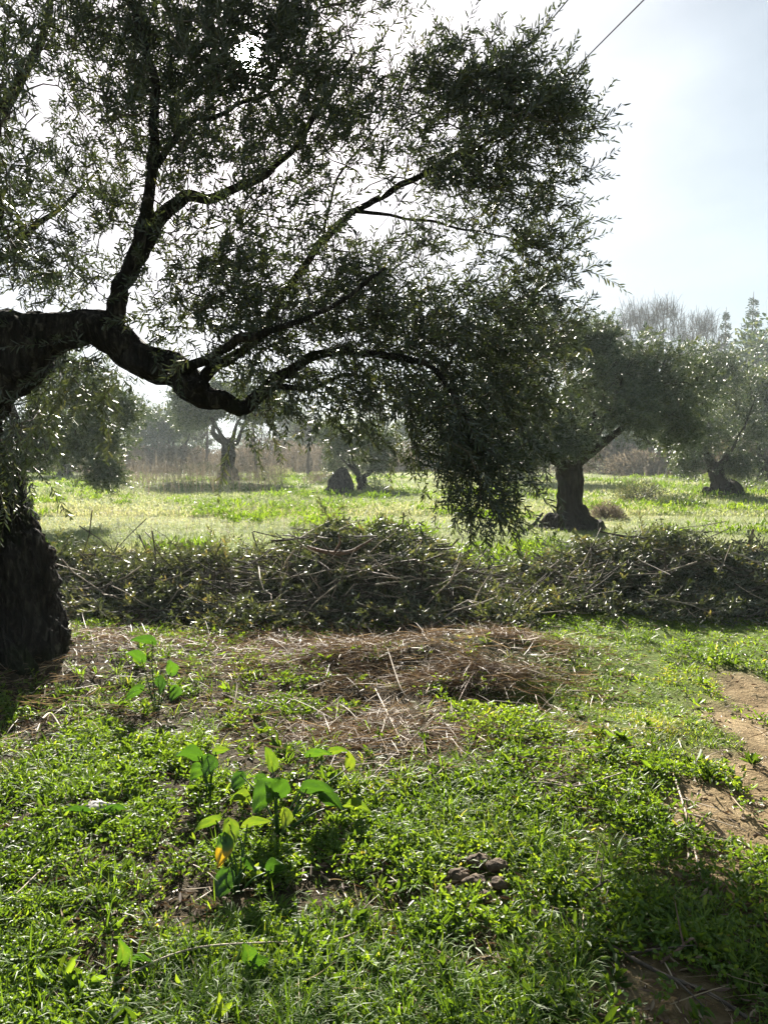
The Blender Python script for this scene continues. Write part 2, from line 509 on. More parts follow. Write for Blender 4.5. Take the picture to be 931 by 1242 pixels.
bp = N('ShaderNodeBump'); bp.inputs['Strength'].default_value = .9; bp.inputs['Distance'].default_value = .05
L(ah.outputs[0], bp.inputs['Height']); L(bp.outputs[0], pb.inputs['Normal']); L(pb.outputs[0], out.inputs[0])
ground = mb.build('ground', m, smooth=True)
tag(ground, kind='structure')
fx, fy = X.ravel(), Y.ravel()
s_, st_, sh_, lu_ = cover(fx, fy)
inn = sstep(11, 8.5, np.hypot(fx, fy))
for nm, val in (('soil', s_ * inn), ('short', sh_ * inn), ('far', sstep(8.5, 12, np.hypot(fx, fy)))):
    a = ground.data.attributes.new(nm, 'FLOAT', 'POINT'); a.data.foreach_set('value', val.astype(np.float32))

# haze: one closed box of even density round the whole place
HB = 950
mb = MB()
vv = [(-HB, -100, -3), (HB, -100, -3), (HB, HB, -3), (-HB, HB, -3), (-HB, -100, 24), (HB, -100, 24), (HB, HB, 24), (-HB, HB, 24)]
mb.add(vv, [(0, 3, 2, 1), (4, 5, 6, 7), (0, 1, 5, 4), (1, 2, 6, 5), (2, 3, 7, 6), (3, 0, 4, 7)])
m, nt, out = nodemat('haze_air')
pv = nt.nodes.new('ShaderNodeVolumePrincipled')
pv.inputs['Color'].default_value = (.84, .95, 1, 1)
pv.inputs['Density'].default_value = HAZE_DENSITY
pv.inputs['Anisotropy'].default_value = .25
nt.links.new(pv.outputs[0], out.inputs['Volume'])
hz_o = mb.build('haze', m); tag(hz_o, kind='stuff')

# ------------------------------------------------------------------ olive shoots, twigs, trees
def shoots(mb_leaf, mb_stem, pos, d, length, rng, leaf=.056, lw=.0125, step=.016, stem_r=.0016, sparse=0.1, tone0=None):
    """olive shoots: a thin curving stem with leaves in pairs"""
    n = len(pos); d = norm(d)
    k = np.maximum((length / step).astype(int), 3)
    idx = np.repeat(np.arange(n), k * 2)
    off = np.concatenate([np.arange(q * 2) for q in k])
    t = (off // 2 + .7) / k[idx]
    side = (off % 2) * 2 - 1
    per = norm(np.cross(d, rdir(rng, n)))
    bendv = norm(rdir(rng, n) + np.array([0, 0, -.3])) * .35
    Ls = length[:, None]
    p = pos[idx] + d[idx] * (Ls[idx] * t[:, None]) + bendv[idx] * Ls[idx] * (t ** 2)[:, None]
    tng = norm(d[idx] + bendv[idx] * 2 * t[:, None])
    ang = (off // 2) * 1.57 + rng.normal(0, .35, len(off))
    pr = per[idx]; pr2 = np.cross(tng, pr)
    rad = (pr * np.cos(ang)[:, None] + pr2 * np.sin(ang)[:, None]) * side[:, None]
    dirs = norm(tng * .85 + rad * .8 + rng.normal(0, .15, (len(off), 3)))
    keep = rng.random(len(off)) > sparse
    tn = (rng.random(n) * .6 + .1 if tone0 is None else tone0)[idx] + rng.random(len(off)) * .3
    ln = leaf * (.5 + .75 * rng.random(len(off))) * (1 - .35 * np.clip(t, 0, 1) ** 3)
    add_leaves(mb_leaf, p[keep], dirs[keep], ln[keep], lw * (.8 + .4 * rng.random(keep.sum())), tn[keep], rng, .1, .06 + .1 * rng.random())
    if mb_stem is not None:
        ts = np.array([0, .5, 1.0])
        s = per[:, None]; c = pos[:, None] + d[:, None] * (length[:, None] * ts)[..., None] + bendv[:, None] * (length[:, None] * ts ** 2)[..., None]
        s2 = np.cross(d, per)[:, None]
        wd = (stem_r * np.array([1.3, 1, .5]))[None, :, None]
        V = np.stack([c + s * wd, c - s * wd * .5 + s2 * wd * .86, c - s * wd * .5 - s2 * wd * .86], 2).reshape(n, 9, 3)
        b = np.arange(n)[:, None] * 9
        fa = [b + np.array([[r * 3 + a, r * 3 + (a + 1) % 3, r * 3 + 3 + (a + 1) % 3, r * 3 + 3 + a]]) for r in (0, 1) for a in range(3)]
        mb_stem.add(V.reshape(-1, 3), np.concatenate(fa))


def attach(mb_tw, nodes, nrad, targets, rng, r0=.004, seg=4, sag=.12, step=.12):
    """join every target to the nearest wood by a crooked twig; returns the growing node list"""
    d0 = np.array([np.min(np.linalg.norm(nodes - t, axis=1)) for t in targets])
    N_ = [nodes]; cur = nodes
    for ti in np.argsort(d0):
        t = targets[ti]
        dist = np.linalg.norm(cur - t, axis=1)
        k = int(np.argmin(dist)); a = cur[k]; L_ = dist[k]
        if L_ < .02: continue
        m_ = max(2, int(L_ / step) + 1)
        u = np.linspace(0, 1, m_ + 1)[:, None]
        off = rng.normal(0, 1, 3); off -= (t - a) * np.dot(off, t - a) / L_ ** 2
        off = off / max(np.linalg.norm(off), 1e-6) * L_ * sag + np.array([0, 0, L_ * sag * .5])
        pts = a + (t - a) * u + off * np.sin(u * math.pi) + rng.normal(0, L_ * .02, (m_ + 1, 3)) * (u > 0) * (u < 1)
        rr = r0 * (1 + 1.6 * min(L_, 1.2) * (1 - u[:, 0])) * (1.0 - .35 * u[:, 0])
        tube(mb_tw, pts, rr, seg, cap=False)
        cur = np.vstack([cur, pts[1:]])
    return cur


# ------------------------------------------------------------------ 1. the near olive tree
rng = np.random.default_rng(7)
TB = P(-45, 835, 5.05); TB[2] = 0
main = empty('olive_tree', TB)
tag(main, 'nearest big old olive tree at the left edge with an arching bare limb', 'tree', 'olive trees of the grove')


def loc(pts): return np.asarray(pts) - TB


def limb(rows, per=8):
    a = np.array([[*P(px, py, Y_), r] for px, py, Y_, r in rows])
    s = spline(a, per)
    return s[:, :3], np.maximum(s[:, 3], .003)


trunk_rows = [(-45, 880, 5.05, .88), (-42, 850, 5.05, .72), (-45, 815, 5.05, .62), (-46, 765, 5.05, .57), (-50, 710, 5.05, .53), (-56, 660, 5.05, .47), (-64, 600, 5.05, .38), (-76, 545, 5.03, .345), (-76, 500, 5.0, .34), (-60, 460, 5.0, .33), (-40, 430, 5.0, .25), (-22, 408, 5.0, .15)]
tp, tr = limb(trunk_rows, 14)
mbt = MB(); tube(mbt, loc(tp), tr, 220, rough=.24, seed=3, ridge=.36, nridge=13)
for (px, py, r) in ((-5, 880, .22),):        # root burls that belong to the trunk
    c = P(px, py, 4.72)
    pts = np.array([c + np.array([0, 0, -.35]) * r / .16, c, c + np.array([-.12, .12, .30]) * r / .16, c + np.array([-.3, .3, .62]) * r / .16])
    tube(mbt, loc(spline(pts, 6)), spline(np.array([[.9 * r, 0], [r, 0], [.75 * r, 0], [.2 * r, 0]]), 6)[:, 0], 24, rough=.25, seed=int(px), ridge=.2)
trunk = mbt.build('trunk', M['bark'], main, True)
limbs = [
    [(-60, 455, 5.0, .24), (-30, 442, 5.0, .25), (4, 436, 4.98, .25), (30, 424, 4.96, .215), (52, 407, 4.95, .14), (90, 399, 4.9, .105), (135, 405, 4.86, .10), (165, 424, 4.84, .098), (200, 445, 4.82, .105), (235, 470, 4.8, .09), (262, 484, 4.8, .06), (300, 486, 4.78, .042), (330, 466, 4.76, .034), (375, 438, 4.75, .026), (430, 425, 4.75, .021), (500, 436, 4.75, .017), (555, 490, 4.7, .013), (585, 560, 4.65, .008)],
    [(135, 412, 4.86, .08), (144, 375, 4.86, .066), (152, 335, 4.88, .06), (172, 298, 4.9, .055), (200, 262, 4.95, .05), (232, 238, 5.0, .042), (290, 225, 5.1, .032), (350, 190, 5.2, .025), (400, 120, 5.3, .018), (430, 60, 5.4, .01)],
    [(150, 345, 4.88, .05), (165, 300, 4.8, .045), (184, 250, 4.75, .042), (190, 200, 4.7, .036), (187, 140, 4.65, .03), (178, 70, 4.6, .026), (160, 0, 4.6, .02), (150, -90, 4.6, .012)],
    [(238, 468, 4.8, .05), (262, 446, 4.85, .042), (300, 418, 4.95, .036), (345, 365, 5.05, .032), (392, 288, 5.15, .028), (430, 256, 5.15, .026), (478, 224, 5.15, .023), (540, 196, 5.1, .018), (610, 160, 5.1, .013), (670, 110, 5.1, .008)],
    [(205, 450, 4.8, .05), (250, 435, 4.6, .032), (300, 410, 4.4, .028), (350, 395, 4.3, .02), (420, 360, 4.25, .014), (470, 330, 4.3, .009)],
    [(430, 256, 5.15, .02), (480, 262, 5.3, .012), (560, 275, 5.5, .009), (640, 300, 5.6, .006), (700, 320, 5.6, .004)],
    [(-20, 440, 5.0, .15), (-40, 380, 5.1, .12), (-50, 280, 5.3, .09), (-20, 180, 5.5, .06), (30, 80, 5.7, .04), (60, -20, 5.8, .02), (90, -150, 5.9, .01)],
    [(-45, 450, 5.0, .15), (-110, 380, 4.8, .11), (-190, 280, 4.5, .07), (-250, 160, 4.3, .04), (-290, 20, 4.3, .015)],
    [(-30, 440, 5.0, .12), (-20, 360, 4.6, .09), (-15, 280, 4.2, .06), (-5, 200, 3.9, .035), (10, 120, 3.7, .012)],
    [(-30, 430, 5.05, .12), (-60, 400, 5.7, .09), (-40, 350, 6.4, .06), (40, 280, 7.0, .03), (120, 200, 7.3, .012)],
    [(330, 468, 4.76, .025), (380, 470, 4.9, .018), (430, 455, 5.2, .014), (480, 470, 5.5, .01), (520, 520, 5.7, .007)],
    [(190, 200, 4.7, .028), (230, 150, 4.9, .022), (280, 140, 5.1, .016), (350, 100, 5.3, .012), (390, 20, 5.4, .008)],
    [(392, 288, 5.15, .014), (400, 240, 5.3, .010), (430, 180, 5.4, .008), (480, 110, 5.5, .006), (500, 70, 5.5, .004)],
]
nodes = []
mbl_thin = MB()
for li, rows in enumerate(limbs):
    p_, r_ = limb(rows, 8)
    s0 = np.arange(len(p_)) / 8.0
    for ax, am in ((0, .10), (1, .12), (2, .11)):
        p_[:, ax] += (fbm(s0 * 1.3 + li * 7, s0 * 0 + ax, None, 5, 3) - .5) * am * (sstep(0, 2, s0))
    r_ = r_ * (1 if li == 0 else .82)
    mbl = MB(); tube(mbl, loc(p_), r_, 44 if r_.max() > .06 else 14, rough=.26, seed=li, ridge=.2, nridge=7)
    mbl.build('limb', M['bark'], main, True)
    nodes.append(p_[6:] if li not in (0,) else p_[30:])
nodes = np.vstack(nodes)

# crown: (px, py, rx, ry, depth, depth spread, number of leafy twigs)
CROWN = [
    (230, 170, 95, 95, 4.9, .6, 100), (300, 330, 95, 75, 4.8, .5, 120), (180, 80, 90, 70, 4.9, .6, 70), (330, 180, 80, 60, 5.1, .5, 50),
    (100, 40, 75, 45, 5.3, .5, 42), (150, 120, 60, 50, 5.2, .5, 30), (70, 240, 70, 70, 5.2, .6, 22), (120, 310, 60, 50, 5.1, .5, 20), (50, 340, 70, 40, 5.4, .6, 32),
    (240, 20, 80, 40, 5.0, .6, 36), (380, 50, 60, 50, 5.2, .5, 34), (350, 110, 50, 40, 5.2, .4, 26), (420, 5, 50, 14, 5.2, .3, 12),
    (440, 150, 65, 50, 5.2, .4, 40), (520, 150, 66, 64, 5.2, .4, 42), (600, 120, 66, 58, 5.1, .4, 46), (650, 145, 55, 50, 5.1, .4, 44), (625, 215, 60, 50, 5.1, .4, 46),
    (560, 210, 55, 35, 5.1, .4, 34), (655, 75, 40, 25, 5.1, .3, 16), (540, 90, 60, 30, 5.2, .3, 22), (690, 150, 34, 28, 5.1, .3, 14), (480, 90, 50, 30, 5.2, .3, 12),
    (640, 290, 50, 35, 5.3, .4, 24), (690, 330, 45, 25, 5.4, .3, 14), (560, 290, 55, 30, 5.3, .4, 12), (470, 310, 55, 30, 5.2, .4, 14),
    (420, 230, 50, 40, 5.2, .4, 14), (390, 380, 70, 50, 4.9, .5, 70), (480, 400, 75, 50, 5.0, .5, 80), (560, 400, 65, 45, 5.2, .5, 66), (630, 400, 60, 50, 5.4, .4, 50),
    (440, 470, 60, 40, 5.0, .4, 52), (520, 480, 65, 50, 5.1, .5, 62), (590, 480, 60, 45, 5.3, .4, 62), (650, 450, 45, 50, 5.5, .3, 30),
    (560, 550, 50, 35, 4.7, .25, 40), (575, 600, 34, 22, 4.6, .15, 22), (620, 540, 40, 30, 4.8, .25, 18), (270, 95, 45, 40, 4.9, .4, 44), (335, 60, 34, 45, 5.0, .4, 34), (285, 35, 50, 30, 5.1, .3, 36),
    (225, 350, 40, 30, 4.8, .4, 8), (260, 400, 45, 28, 4.8, .4, 18), (320, 420, 45, 25, 4.8, .4, 26), (200, 400, 30, 20, 4.8, .3, 4), (355, 470, 35, 24, 4.9, .3, 14),
    (120, 450, 50, 22, 4.9, .3, 18), (12, 545, 26, 40, 4.5, .2, 20), (70, 470, 35, 25, 5.2, .3, 10), (300, 500, 40, 14, 4.9, .3, 6),
    (5, 130, 22, 60, 3.9, .3, 16), (10, 260, 20, 45, 4.0, .3, 14), (15, 190, 25, 90, 5.6, .5, 22), (20, 60, 40, 50, 5.6, .5, 12),
    # parts of the same crown that stand outside the picture
    (-120, 200, 90, 120, 4.9, .9, 70), (-230, 120, 80, 130, 4.5, .8, 50), (60, -90, 160, 70, 5.4, .8, 70), (220, -110, 120, 60, 5.0, .7, 36), (380, -80, 80, 40, 5.2, .5, 16),
    (60, 230, 90, 60, 7.0, .4, 40), (-60, 320, 70, 60, 6.4, .5, 30), (-220, 330, 80, 60, 4.3, .6, 30),
]
LC = P(200, 330, 5.0)
targets, sparse = [], []
SUNGAP = (300, 66)
for (px, py, rx, ry, dY, ds, cnt) in CROWN:
    for _ in range(max(3, int(cnt * (.74 if py > 340 else .74)))):
        while True:
            a = rng.normal(0, .72, 3)
            if np.linalg.norm(a) < 1.35 and not (px > 430 and py + a[1] * ry < 72 + .10 * abs(px + a[0] * rx - 620) + (26 if 625 < px + a[0] * rx < 720 else 0)): break
        x_, y_ = px + a[0] * rx, py + a[1] * ry
        if math.hypot(x_ - SUNGAP[0], y_ - SUNGAP[1]) < 12: continue
        if x_ > 688 and px > 300: x_ = 688 - rng.random() * 60
        targets.append(P(x_, y_, dY + a[2] * ds))
targets = np.array(targets)
mbt_ = MB()
attach(mbt_, nodes, None, targets, rng, .0042, 4)
mleaf, mstem = MB(), mbt_
PER = 4
pos = np.repeat(targets, PER, 0) + rng.normal(0, .085, (len(targets) * PER, 3))
outw = norm(pos - LC)
d = norm(outw * .75 + rng.normal(0, .62, pos.shape) + np.array([0, 0, .28]))
low = pos[:, 2] < 2.1
d[low] = norm(outw[low] * .5 + rng.normal(0, .5, (low.sum(), 3)) + np.array([0, 0, -.55]))
# back along the sun's own ray the canopy is open: shoots that would cover it are shed
ray = norm(np.array(SUN_DIR)[None])[0]
rel = pos - np.array([0, 0, CAMZ]); along = rel @ ray; offd = np.linalg.norm(rel - along[:, None] * ray, axis=1)
ok_ = (offd > .10) | (along < 0)
pos, d = pos[ok_], d[ok_]
shoots(mleaf, mstem, pos, d, rng.uniform(.10, .30, len(pos)), rng, .064, .0108, .0175)
# single leaves on the sun's ray are gone too
V_ = np.concatenate(mleaf.v).reshape(-1, 6, 3); A_ = np.concatenate(mleaf.a).reshape(-1, 6)
rel = V_.mean(1) - np.array([0, 0, CAMZ]); al_ = rel @ ray; off_ = rel - al_[:, None] * ray; an_ = np.arctan2(off_[:, 2], off_[:, 0])
kp = (np.linalg.norm(off_, axis=1) > .012 + .034 * vnoise(an_ * 2.2 + 9, an_ * 0 + 2, None, 5)) | (al_ < 0)
mleaf = MB(); b_ = np.arange(kp.sum())[:, None] * 6
mleaf.add(V_[kp].reshape(-1, 3), np.concatenate([b_ + np.array([[0, 1, 2, 3]]), b_ + np.array([[0, 3, 4, 5]])]), A_[kp].ravel())
for mbx in (mleaf, mstem): mbx.v = [v_ - TB for v_ in mbx.v]
mstem.build('twigs', M['twig'], main)
mleaf.build('foliage', M['olive'], main)
print('MAIN leaves', mleaf.n // 6, 'targets', len(targets))


# ------------------------------------------------------------------ 2. the other olive trees
def olive_parts(seed, H=4.2, R=2.2, trunk_h=1.3, trunk_r=.33, ntg=150, per=6, leaf=.08, lw=.02, base_flare=1.7, lean=(0, 0), lobes=None, mat='olive_far', shoot=(.18, .42), bark='bark_far', nl=5, arms=None, step=.03, crown_low=.4):
    rg = np.random.default_rng(seed)
    tm = MB(); nodes_ = []
    h = trunk_h
    base = [[0, 0, -.15, trunk_r * base_flare * 1.1], [0, 0, .06, trunk_r * base_flare], [lean[0] * .1, lean[1] * .1, h * .10, trunk_r * (1 + (base_flare - 1) * .6)], [lean[0] * .1 + .03, lean[1] * .1, h * .2, trunk_r * (1 + (base_flare - 1) * .22)], [lean[0] * .15 - .02, lean[1] * .1, h * .32, trunk_r * 1.02],
            [lean[0] * .4, lean[1] * .4, h * .5, trunk_r], [lean[0] * .75, lean[1] * .75, h * .78, trunk_r * .98], [lean[0], lean[1], h, trunk_r * .9], [lean[0], lean[1], h + trunk_r * .4, trunk_r * .3]]
    s = spline(np.array(base), 10)
    tube(tm, s[:, :3], np.maximum(s[:, 3], .01), 90, rough=.28, seed=seed, ridge=.42, nridge=8)
    for k in range(6):
        az = k * 1.05 + rg.uniform(-.3, .3); cc_ = np.array([math.cos(az), math.sin(az), 0]); rb = trunk_r * base_flare; u_ = rg.uniform(.75, 1.1)
        s = spline(np.array([[*(cc_ * rb * u_), -.12, trunk_r * .5], [*(cc_ * rb * u_ * .9), .06, trunk_r * .48], [*(cc_ * rb * .55), h * .16 * u_, trunk_r * .38], [*(cc_ * trunk_r * .5), h * .36 * u_, trunk_r * .15]])[:, [0, 1, 3, 4]], 6)
        tube(tm, s[:, :3], np.maximum(s[:, 3], .01), 20, rough=.3, seed=seed + k, ridge=.3)
    limb_mb = MB()
    if arms is None:
        arms = [(k / nl * 2 * math.pi + rg.uniform(-.4, .4), rg.uniform(.45, .95)) for k in range(nl)]
    for (az, sp_) in arms:
        end = np.array([lean[0] + math.cos(az) * R * sp_ * .75, lean[1] + math.sin(az) * R * sp_ * .75, h + (H - h) * rg.uniform(.3, .62)])
        st = np.array([lean[0] * .9 + math.cos(az) * trunk_r * .35, lean[1] * .9 + math.sin(az) * trunk_r * .35, h * .9])
        m1 = st + (end - st) * np.array([.35, .35, .22]) + rg.normal(0, .08, 3); m2 = st + (end - st) * np.array([.72, .72, .6]) + rg.normal(0, .1, 3)
        r0 = trunk_r * rg.uniform(.42, .56)
        s = spline(np.array([[*st, r0 * 1.2], [*m1, r0 * .8], [*m2, r0 * .45], [*end, r0 * .15]]), 7)
        tube(limb_mb, s[:, :3], np.maximum(s[:, 3], .008), 14, rough=.15, seed=seed, ridge=.15)
        nodes_.append(s[8:, :3])
    nodes_ = np.vstack(nodes_)
    cz = h + (H - h) * .48; tg = []
    if lobes is None:
        lobes = []
        for k in range(9):
            az = rg.uniform(0, 6.28); rr = R * rg.uniform(.25, .68)
            lobes.append((lean[0] + math.cos(az) * rr, lean[1] + math.sin(az) * rr, cz + (H - h) * rg.uniform(-crown_low * .6, .26), R * rg.uniform(.32, .5), (H - h) * rg.uniform(.22, .36)))
        lobes.append((lean[0], lean[1], cz + (H - h) * .2, R * .5, (H - h) * .3))
    for k in range(ntg):
        lx, ly, lz, lr, lh = lobes[k % len(lobes)]
        a = rdir(rg, 1)[0] * rg.uniform(.35, 1.0)
        tg.append([lx + a[0] * lr, ly + a[1] * lr, max(lz + a[2] * lh, .35)])
    tg = np.array(tg); tw = MB()
    attach(tw, nodes_, None, tg, rg, .010, 3, .1, .3)
    fm = MB()
    pos = np.repeat(tg, per, 0) + rg.normal(0, .12, (len(tg) * per, 3))
    ow = norm(pos - np.array([lean[0], lean[1], cz]))
    dd_ = norm(ow * .7 + rg.normal(0, .65, pos.shape) + np.array([0, 0, .15]))
    shoots(fm, None, pos, dd_, rg.uniform(shoot[0], shoot[1], len(pos)), rg, leaf, lw, step)
    return tm, limb_mb, tw, fm, bark, mat


def olive_tree(parts, name, locn, label, rz=0, sc=1.0, group='olive trees of the grove', cat='tree'):
    tm, lm, tw, fm, bark, mat = parts
    e = empty(name, (locn[0], locn[1], float(gz(locn[0], locn[1]))), rz, sc)
    tag(e, label, cat, group)
    tm.build('trunk', M[bark], e, True)
    lm.merge(tw); lm.build('branches', M[bark], e, True)
    fm.build('foliage', M[mat], e)
    return e


def at(px, Y_): return ((px - CXP) / F * Y_ * 1.0, Y_)


# right middle olive with a flared dark trunk: fork left and right, crown px 600-860
ft = at(692, 15.0)
lob = []
for (px, py, rx, ry, dep) in ((640, 450, 45, 40, 15.2), (680, 430, 40, 34, 15.6), (620, 500, 40, 36, 14.8), (665, 505, 40, 34, 14.6), (735, 470, 45, 38, 15.0), (785, 445, 45, 34, 15.4), (800, 485, 45, 40, 15.0), (835, 470, 35, 38, 15.8),
                              (760, 505, 40, 34, 14.6), (700, 490, 45, 30, 16.2), (740, 440, 40, 26, 16.4), (640, 540, 28, 22, 14.6), (820, 520, 28, 22, 15.2), (610, 440, 36, 32, 15.4), (650, 400, 36, 26, 15.8), (720, 415, 30, 22, 15.6), (690, 530, 26, 16, 14.4)):
    q_ = P(px, py, dep)
    lob.append((q_[0] - ft[0], q_[1] - ft[1], q_[2], rx * dep / F, ry * dep / F))
pt = olive_parts(11, 3.9, 2.5, 1.4, .215, 1000, 6, .085, .021, 2.7, (-.02, 0), lob, shoot=(.14, .36), step=.027,
                 arms=[(0.15, .8), (3.2, .7), (2.2, .6), (.8, .6), (-.1, .5), (2.9, .35), (-1.8, .4)])
olive_tree(pt, 'olive_tree', ft, 'dark olive tree with flared forked trunk right of centre behind the brush pile')

# left olive behind the near trunk: crown px 0-155
ft = at(8, 17.0); lob = []
for (px, py, rx, ry, dep) in ((20, 470, 45, 40, 17), (70, 470, 40, 36, 16.6), (105, 500, 34, 34, 16.8), (118, 535, 34, 30, 16.8), (60, 520, 40, 30, 17.4), (20, 530, 36, 30, 16.4), (-60, 470, 60, 50, 17), (-90, 530, 50, 40, 17.4), (0, 420, 60, 30, 17.4), (125, 572, 20, 14, 16.4), (148, 500, 18, 22, 16.6), (90, 530, 38, 30, 16.4), (45, 545, 40, 24, 16.6), (110, 465, 36, 26, 16.8), (60, 435, 40, 22, 17)):
    q_ = P(px, py, dep)
    lob.append((q_[0] - ft[0], q_[1] - ft[1], q_[2], rx * dep / F, ry * dep / F))
pt = olive_parts(12, 3.9, 2.6, 1.4, .36, 620, 6, .09, .023, 1.5, (0, 0), lob, shoot=(.16, .36), step=.028)
olive_tree(pt, 'olive_tree', ft, 'leafy olive tree standing behind the near trunk at the left edge')

# right far olive on a dark leaning base, and its neighbours
ft = at(874, 27); lob = []
for (px, py, rx, ry, dep) in ((850, 480, 30, 36, 27), (885, 470, 34, 34, 27.5), (830, 520, 26, 30, 26.6), (870, 530, 30, 28, 26.4), (905, 520, 28, 34, 27), (860, 440, 30, 26, 28), (895, 560, 18, 16, 26.6), (835, 555, 18, 16, 27)):
    q_ = P(px, py, dep)
    lob.append((q_[0] - ft[0], q_[1] - ft[1], q_[2], rx * dep / F, ry * dep / F))
pt = olive_parts(13, 4.8, 2.4, 1.1, .24, 480, 6, .11, .030, 2.6, (-.25, 0), lob, shoot=(.2, .45), step=.045)
olive_tree(pt, 'olive_tree', ft, 'silvery olive tree rising from a dark humped base near the right edge')

# four shapes for the rest, copied
protos = [olive_parts(20 + k, 4.3 + .3 * k, 2.9 + .15 * k, (1.75, .95, .95, 1.0)[k], .27, 460, 6, .16, .05, 1.6, (.1 * k, .1), None, shoot=(.25, .5), step=.055) for k in range(4)]
far_list = [  # px, depth, shape, turn, scale, label
    (278, 40, 0, .4, 1.2, 'misty olive tree with a thick pale trunk left of centre in the far meadow'),
    (440, 31, 1, 1.9, .62, 'small olive tree with a thin trunk just right of the dark stump'),
    (624, 40, 2, .2, 1.0, 'yellowish olive tree glimpsed under the hanging branch left of the flared trunk'),
    (585, 52, 3, 2.2, .9, 'olive tree half hidden behind the hanging branch in the middle'),
    (205, 62, 1, 1.0, 1.15, 'hazy low olive tree far left, left of the pale trunked one'),
    (930, 38, 2, 3.0, 1.15, 'full round olive tree cut by the right edge'),
    (815, 44, 0, 2.0, 1.0, 'hazy olive tree seen between the two right hand trunks'),
    (745, 56, 3, 4.0, 1.0, 'pale olive tree far behind the flared trunk'),
    (80, 48, 3, 5.0, .9, 'hazy olive tree in the gap beyond the left crown'),
    (520, 66, 0, 3.3, 1.1, 'faint olive tree in the middle distance behind the hanging leaves'),
    (690, 70, 1, 5.2, 1.2, 'faint olive tree in the far row behind the flared trunk'),
    (880, 60, 1, .9, 1.35, 'tall hazy olive tree right of centre in the far row'),
    (-60, 40, 2, .7, 1.1, 'olive tree beyond the left edge'), (1050, 30, 0, .9, 1.1, 'olive tree beyond the right edge'),
    (960, 50, 3, 1.7, 1.4, 'tall hazy olive tree at the far right edge'),
    (385, 75, 2, 2.7, 1.0, 'faint olive tree in the far row left of the dark stump'),
]
first = {}
for (px, dep, k, rz, sc, lab) in far_list:
    p_ = at(px, dep)
    if px in (-60, 1050): continue
    if k not in first:
        first[k] = olive_tree(protos[k], 'olive_tree', p_, lab, rz, sc)
    else:
        c_ = copy_tree(first[k]); c_.location = (p_[0], p_[1], float(gz(*p_))); c_.rotation_euler = (0, 0, rz); c_.scale = (sc,) * 3; c_['label'] = lab


# ------------------------------------------------------------------ distant bare trees, tall trees and conifers
def bare_parts(seed, H, spread, r0, n=130, fine=True):
    rg = np.random.default_rng(seed)
    tm = MB()
    s = spline(np.array([[0, 0, -.2, r0 * 1.2], [0, 0, H * .2, r0], [rg.normal(0, .1), 0, H * .5, r0 * .6], [rg.normal(0, .2), rg.normal(0, .2), H * .95, r0 * .12]]), 8)
    tube(tm, s[:, :3], s[:, 3], 10)
    bm_ = MB(); nd = s[8:, :3]
    tg = []
    for k in range(n):
        t_ = rg.uniform(.25, 1.0); az = rg.uniform(0, 6.28); rr = spread * math.sin(math.pi * min(t_ * .8 + .12, 1)) * rg.uniform(.2, 1) ** .6
        tg.append([math.cos(az) * rr, math.sin(az) * rr, H * t_ + rr * .3])
    cur = attach(bm_, nd, None, np.array(tg), rg, r0 * .09, 3, .06, .7)
    tgs = np.repeat(np.array(tg), 14, 0)
    tgs = tgs + rg.normal(0, .25, tgs.shape)
    add_blades(bm_, tgs, norm(rg.normal(0, .5, tgs.shape) + np.array([0, 0, .9])), rg.uniform(.5, 1.4, len(tgs)), .032, np.full(len(tgs), .5), rg, .1)
    return tm, bm_


def bare_tree(parts, p_, label, sc=1.0, mat='bark_gray', name='bare_tree'):
    e = empty(name, (p_[0], p_[1], float(gz(*p_))), 0, sc); tag(e, label, 'tree', 'leafless trees in the haze')
    parts[0].build('trunk', M[mat], e, True); parts[1].build('branches', M[mat], e)
    return e


bp1 = bare_parts(3, 13, 3.2, .22, 200)
bt = bare_tree(bp1, at(765, 84), 'tall pale bare tree, leftmost of those above the right hand olives', 1.25)
for (px, dep, rz, sc, lab) in ((800, 80, 1.2, 1.22, 'tall pale bare tree in the middle of those above the right hand olives'), (735, 92, 2.3, 1.2, 'faint bare tree nearest to the big canopy tips on the right'), (845, 86, 3.3, 1.2, 'tall pale bare tree just left of the conifers')):
    c_ = copy_tree(bt); p_ = at(px, dep); c_.location = (*p_, 0); c_.rotation_euler = (0, 0, rz); c_.scale = (sc,) * 3; c_['label'] = lab
bp2 = bare_parts(5, 5.0, .9, .13, 30)
b2 = bare_tree(bp2, at(311, 48), 'slim dark bare tree just right of the misty pale trunked olive', .8)
for (px, dep, rz, sc, lab) in ((140, 60, 1, 1.1, 'slim bare tree standing farthest left in the haze'), (252, 58, 2, .95, 'slim bare tree just left of the misty pale trunked olive'), (335, 66, .4, 1.0, 'second slim bare tree right of the misty olive'), (374, 50, 3, .9, 'slim bare tree left of the dark stump'), (172, 72, 2.7, 1.2, 'faint slim bare tree in the hazy gap on the left')):
    c_ = copy_tree(b2); p_ = at(px, dep); c_.location = (*p_, 0); c_.rotation_euler = (0, 0, rz); c_.scale = (sc,) * 3; c_['label'] = lab


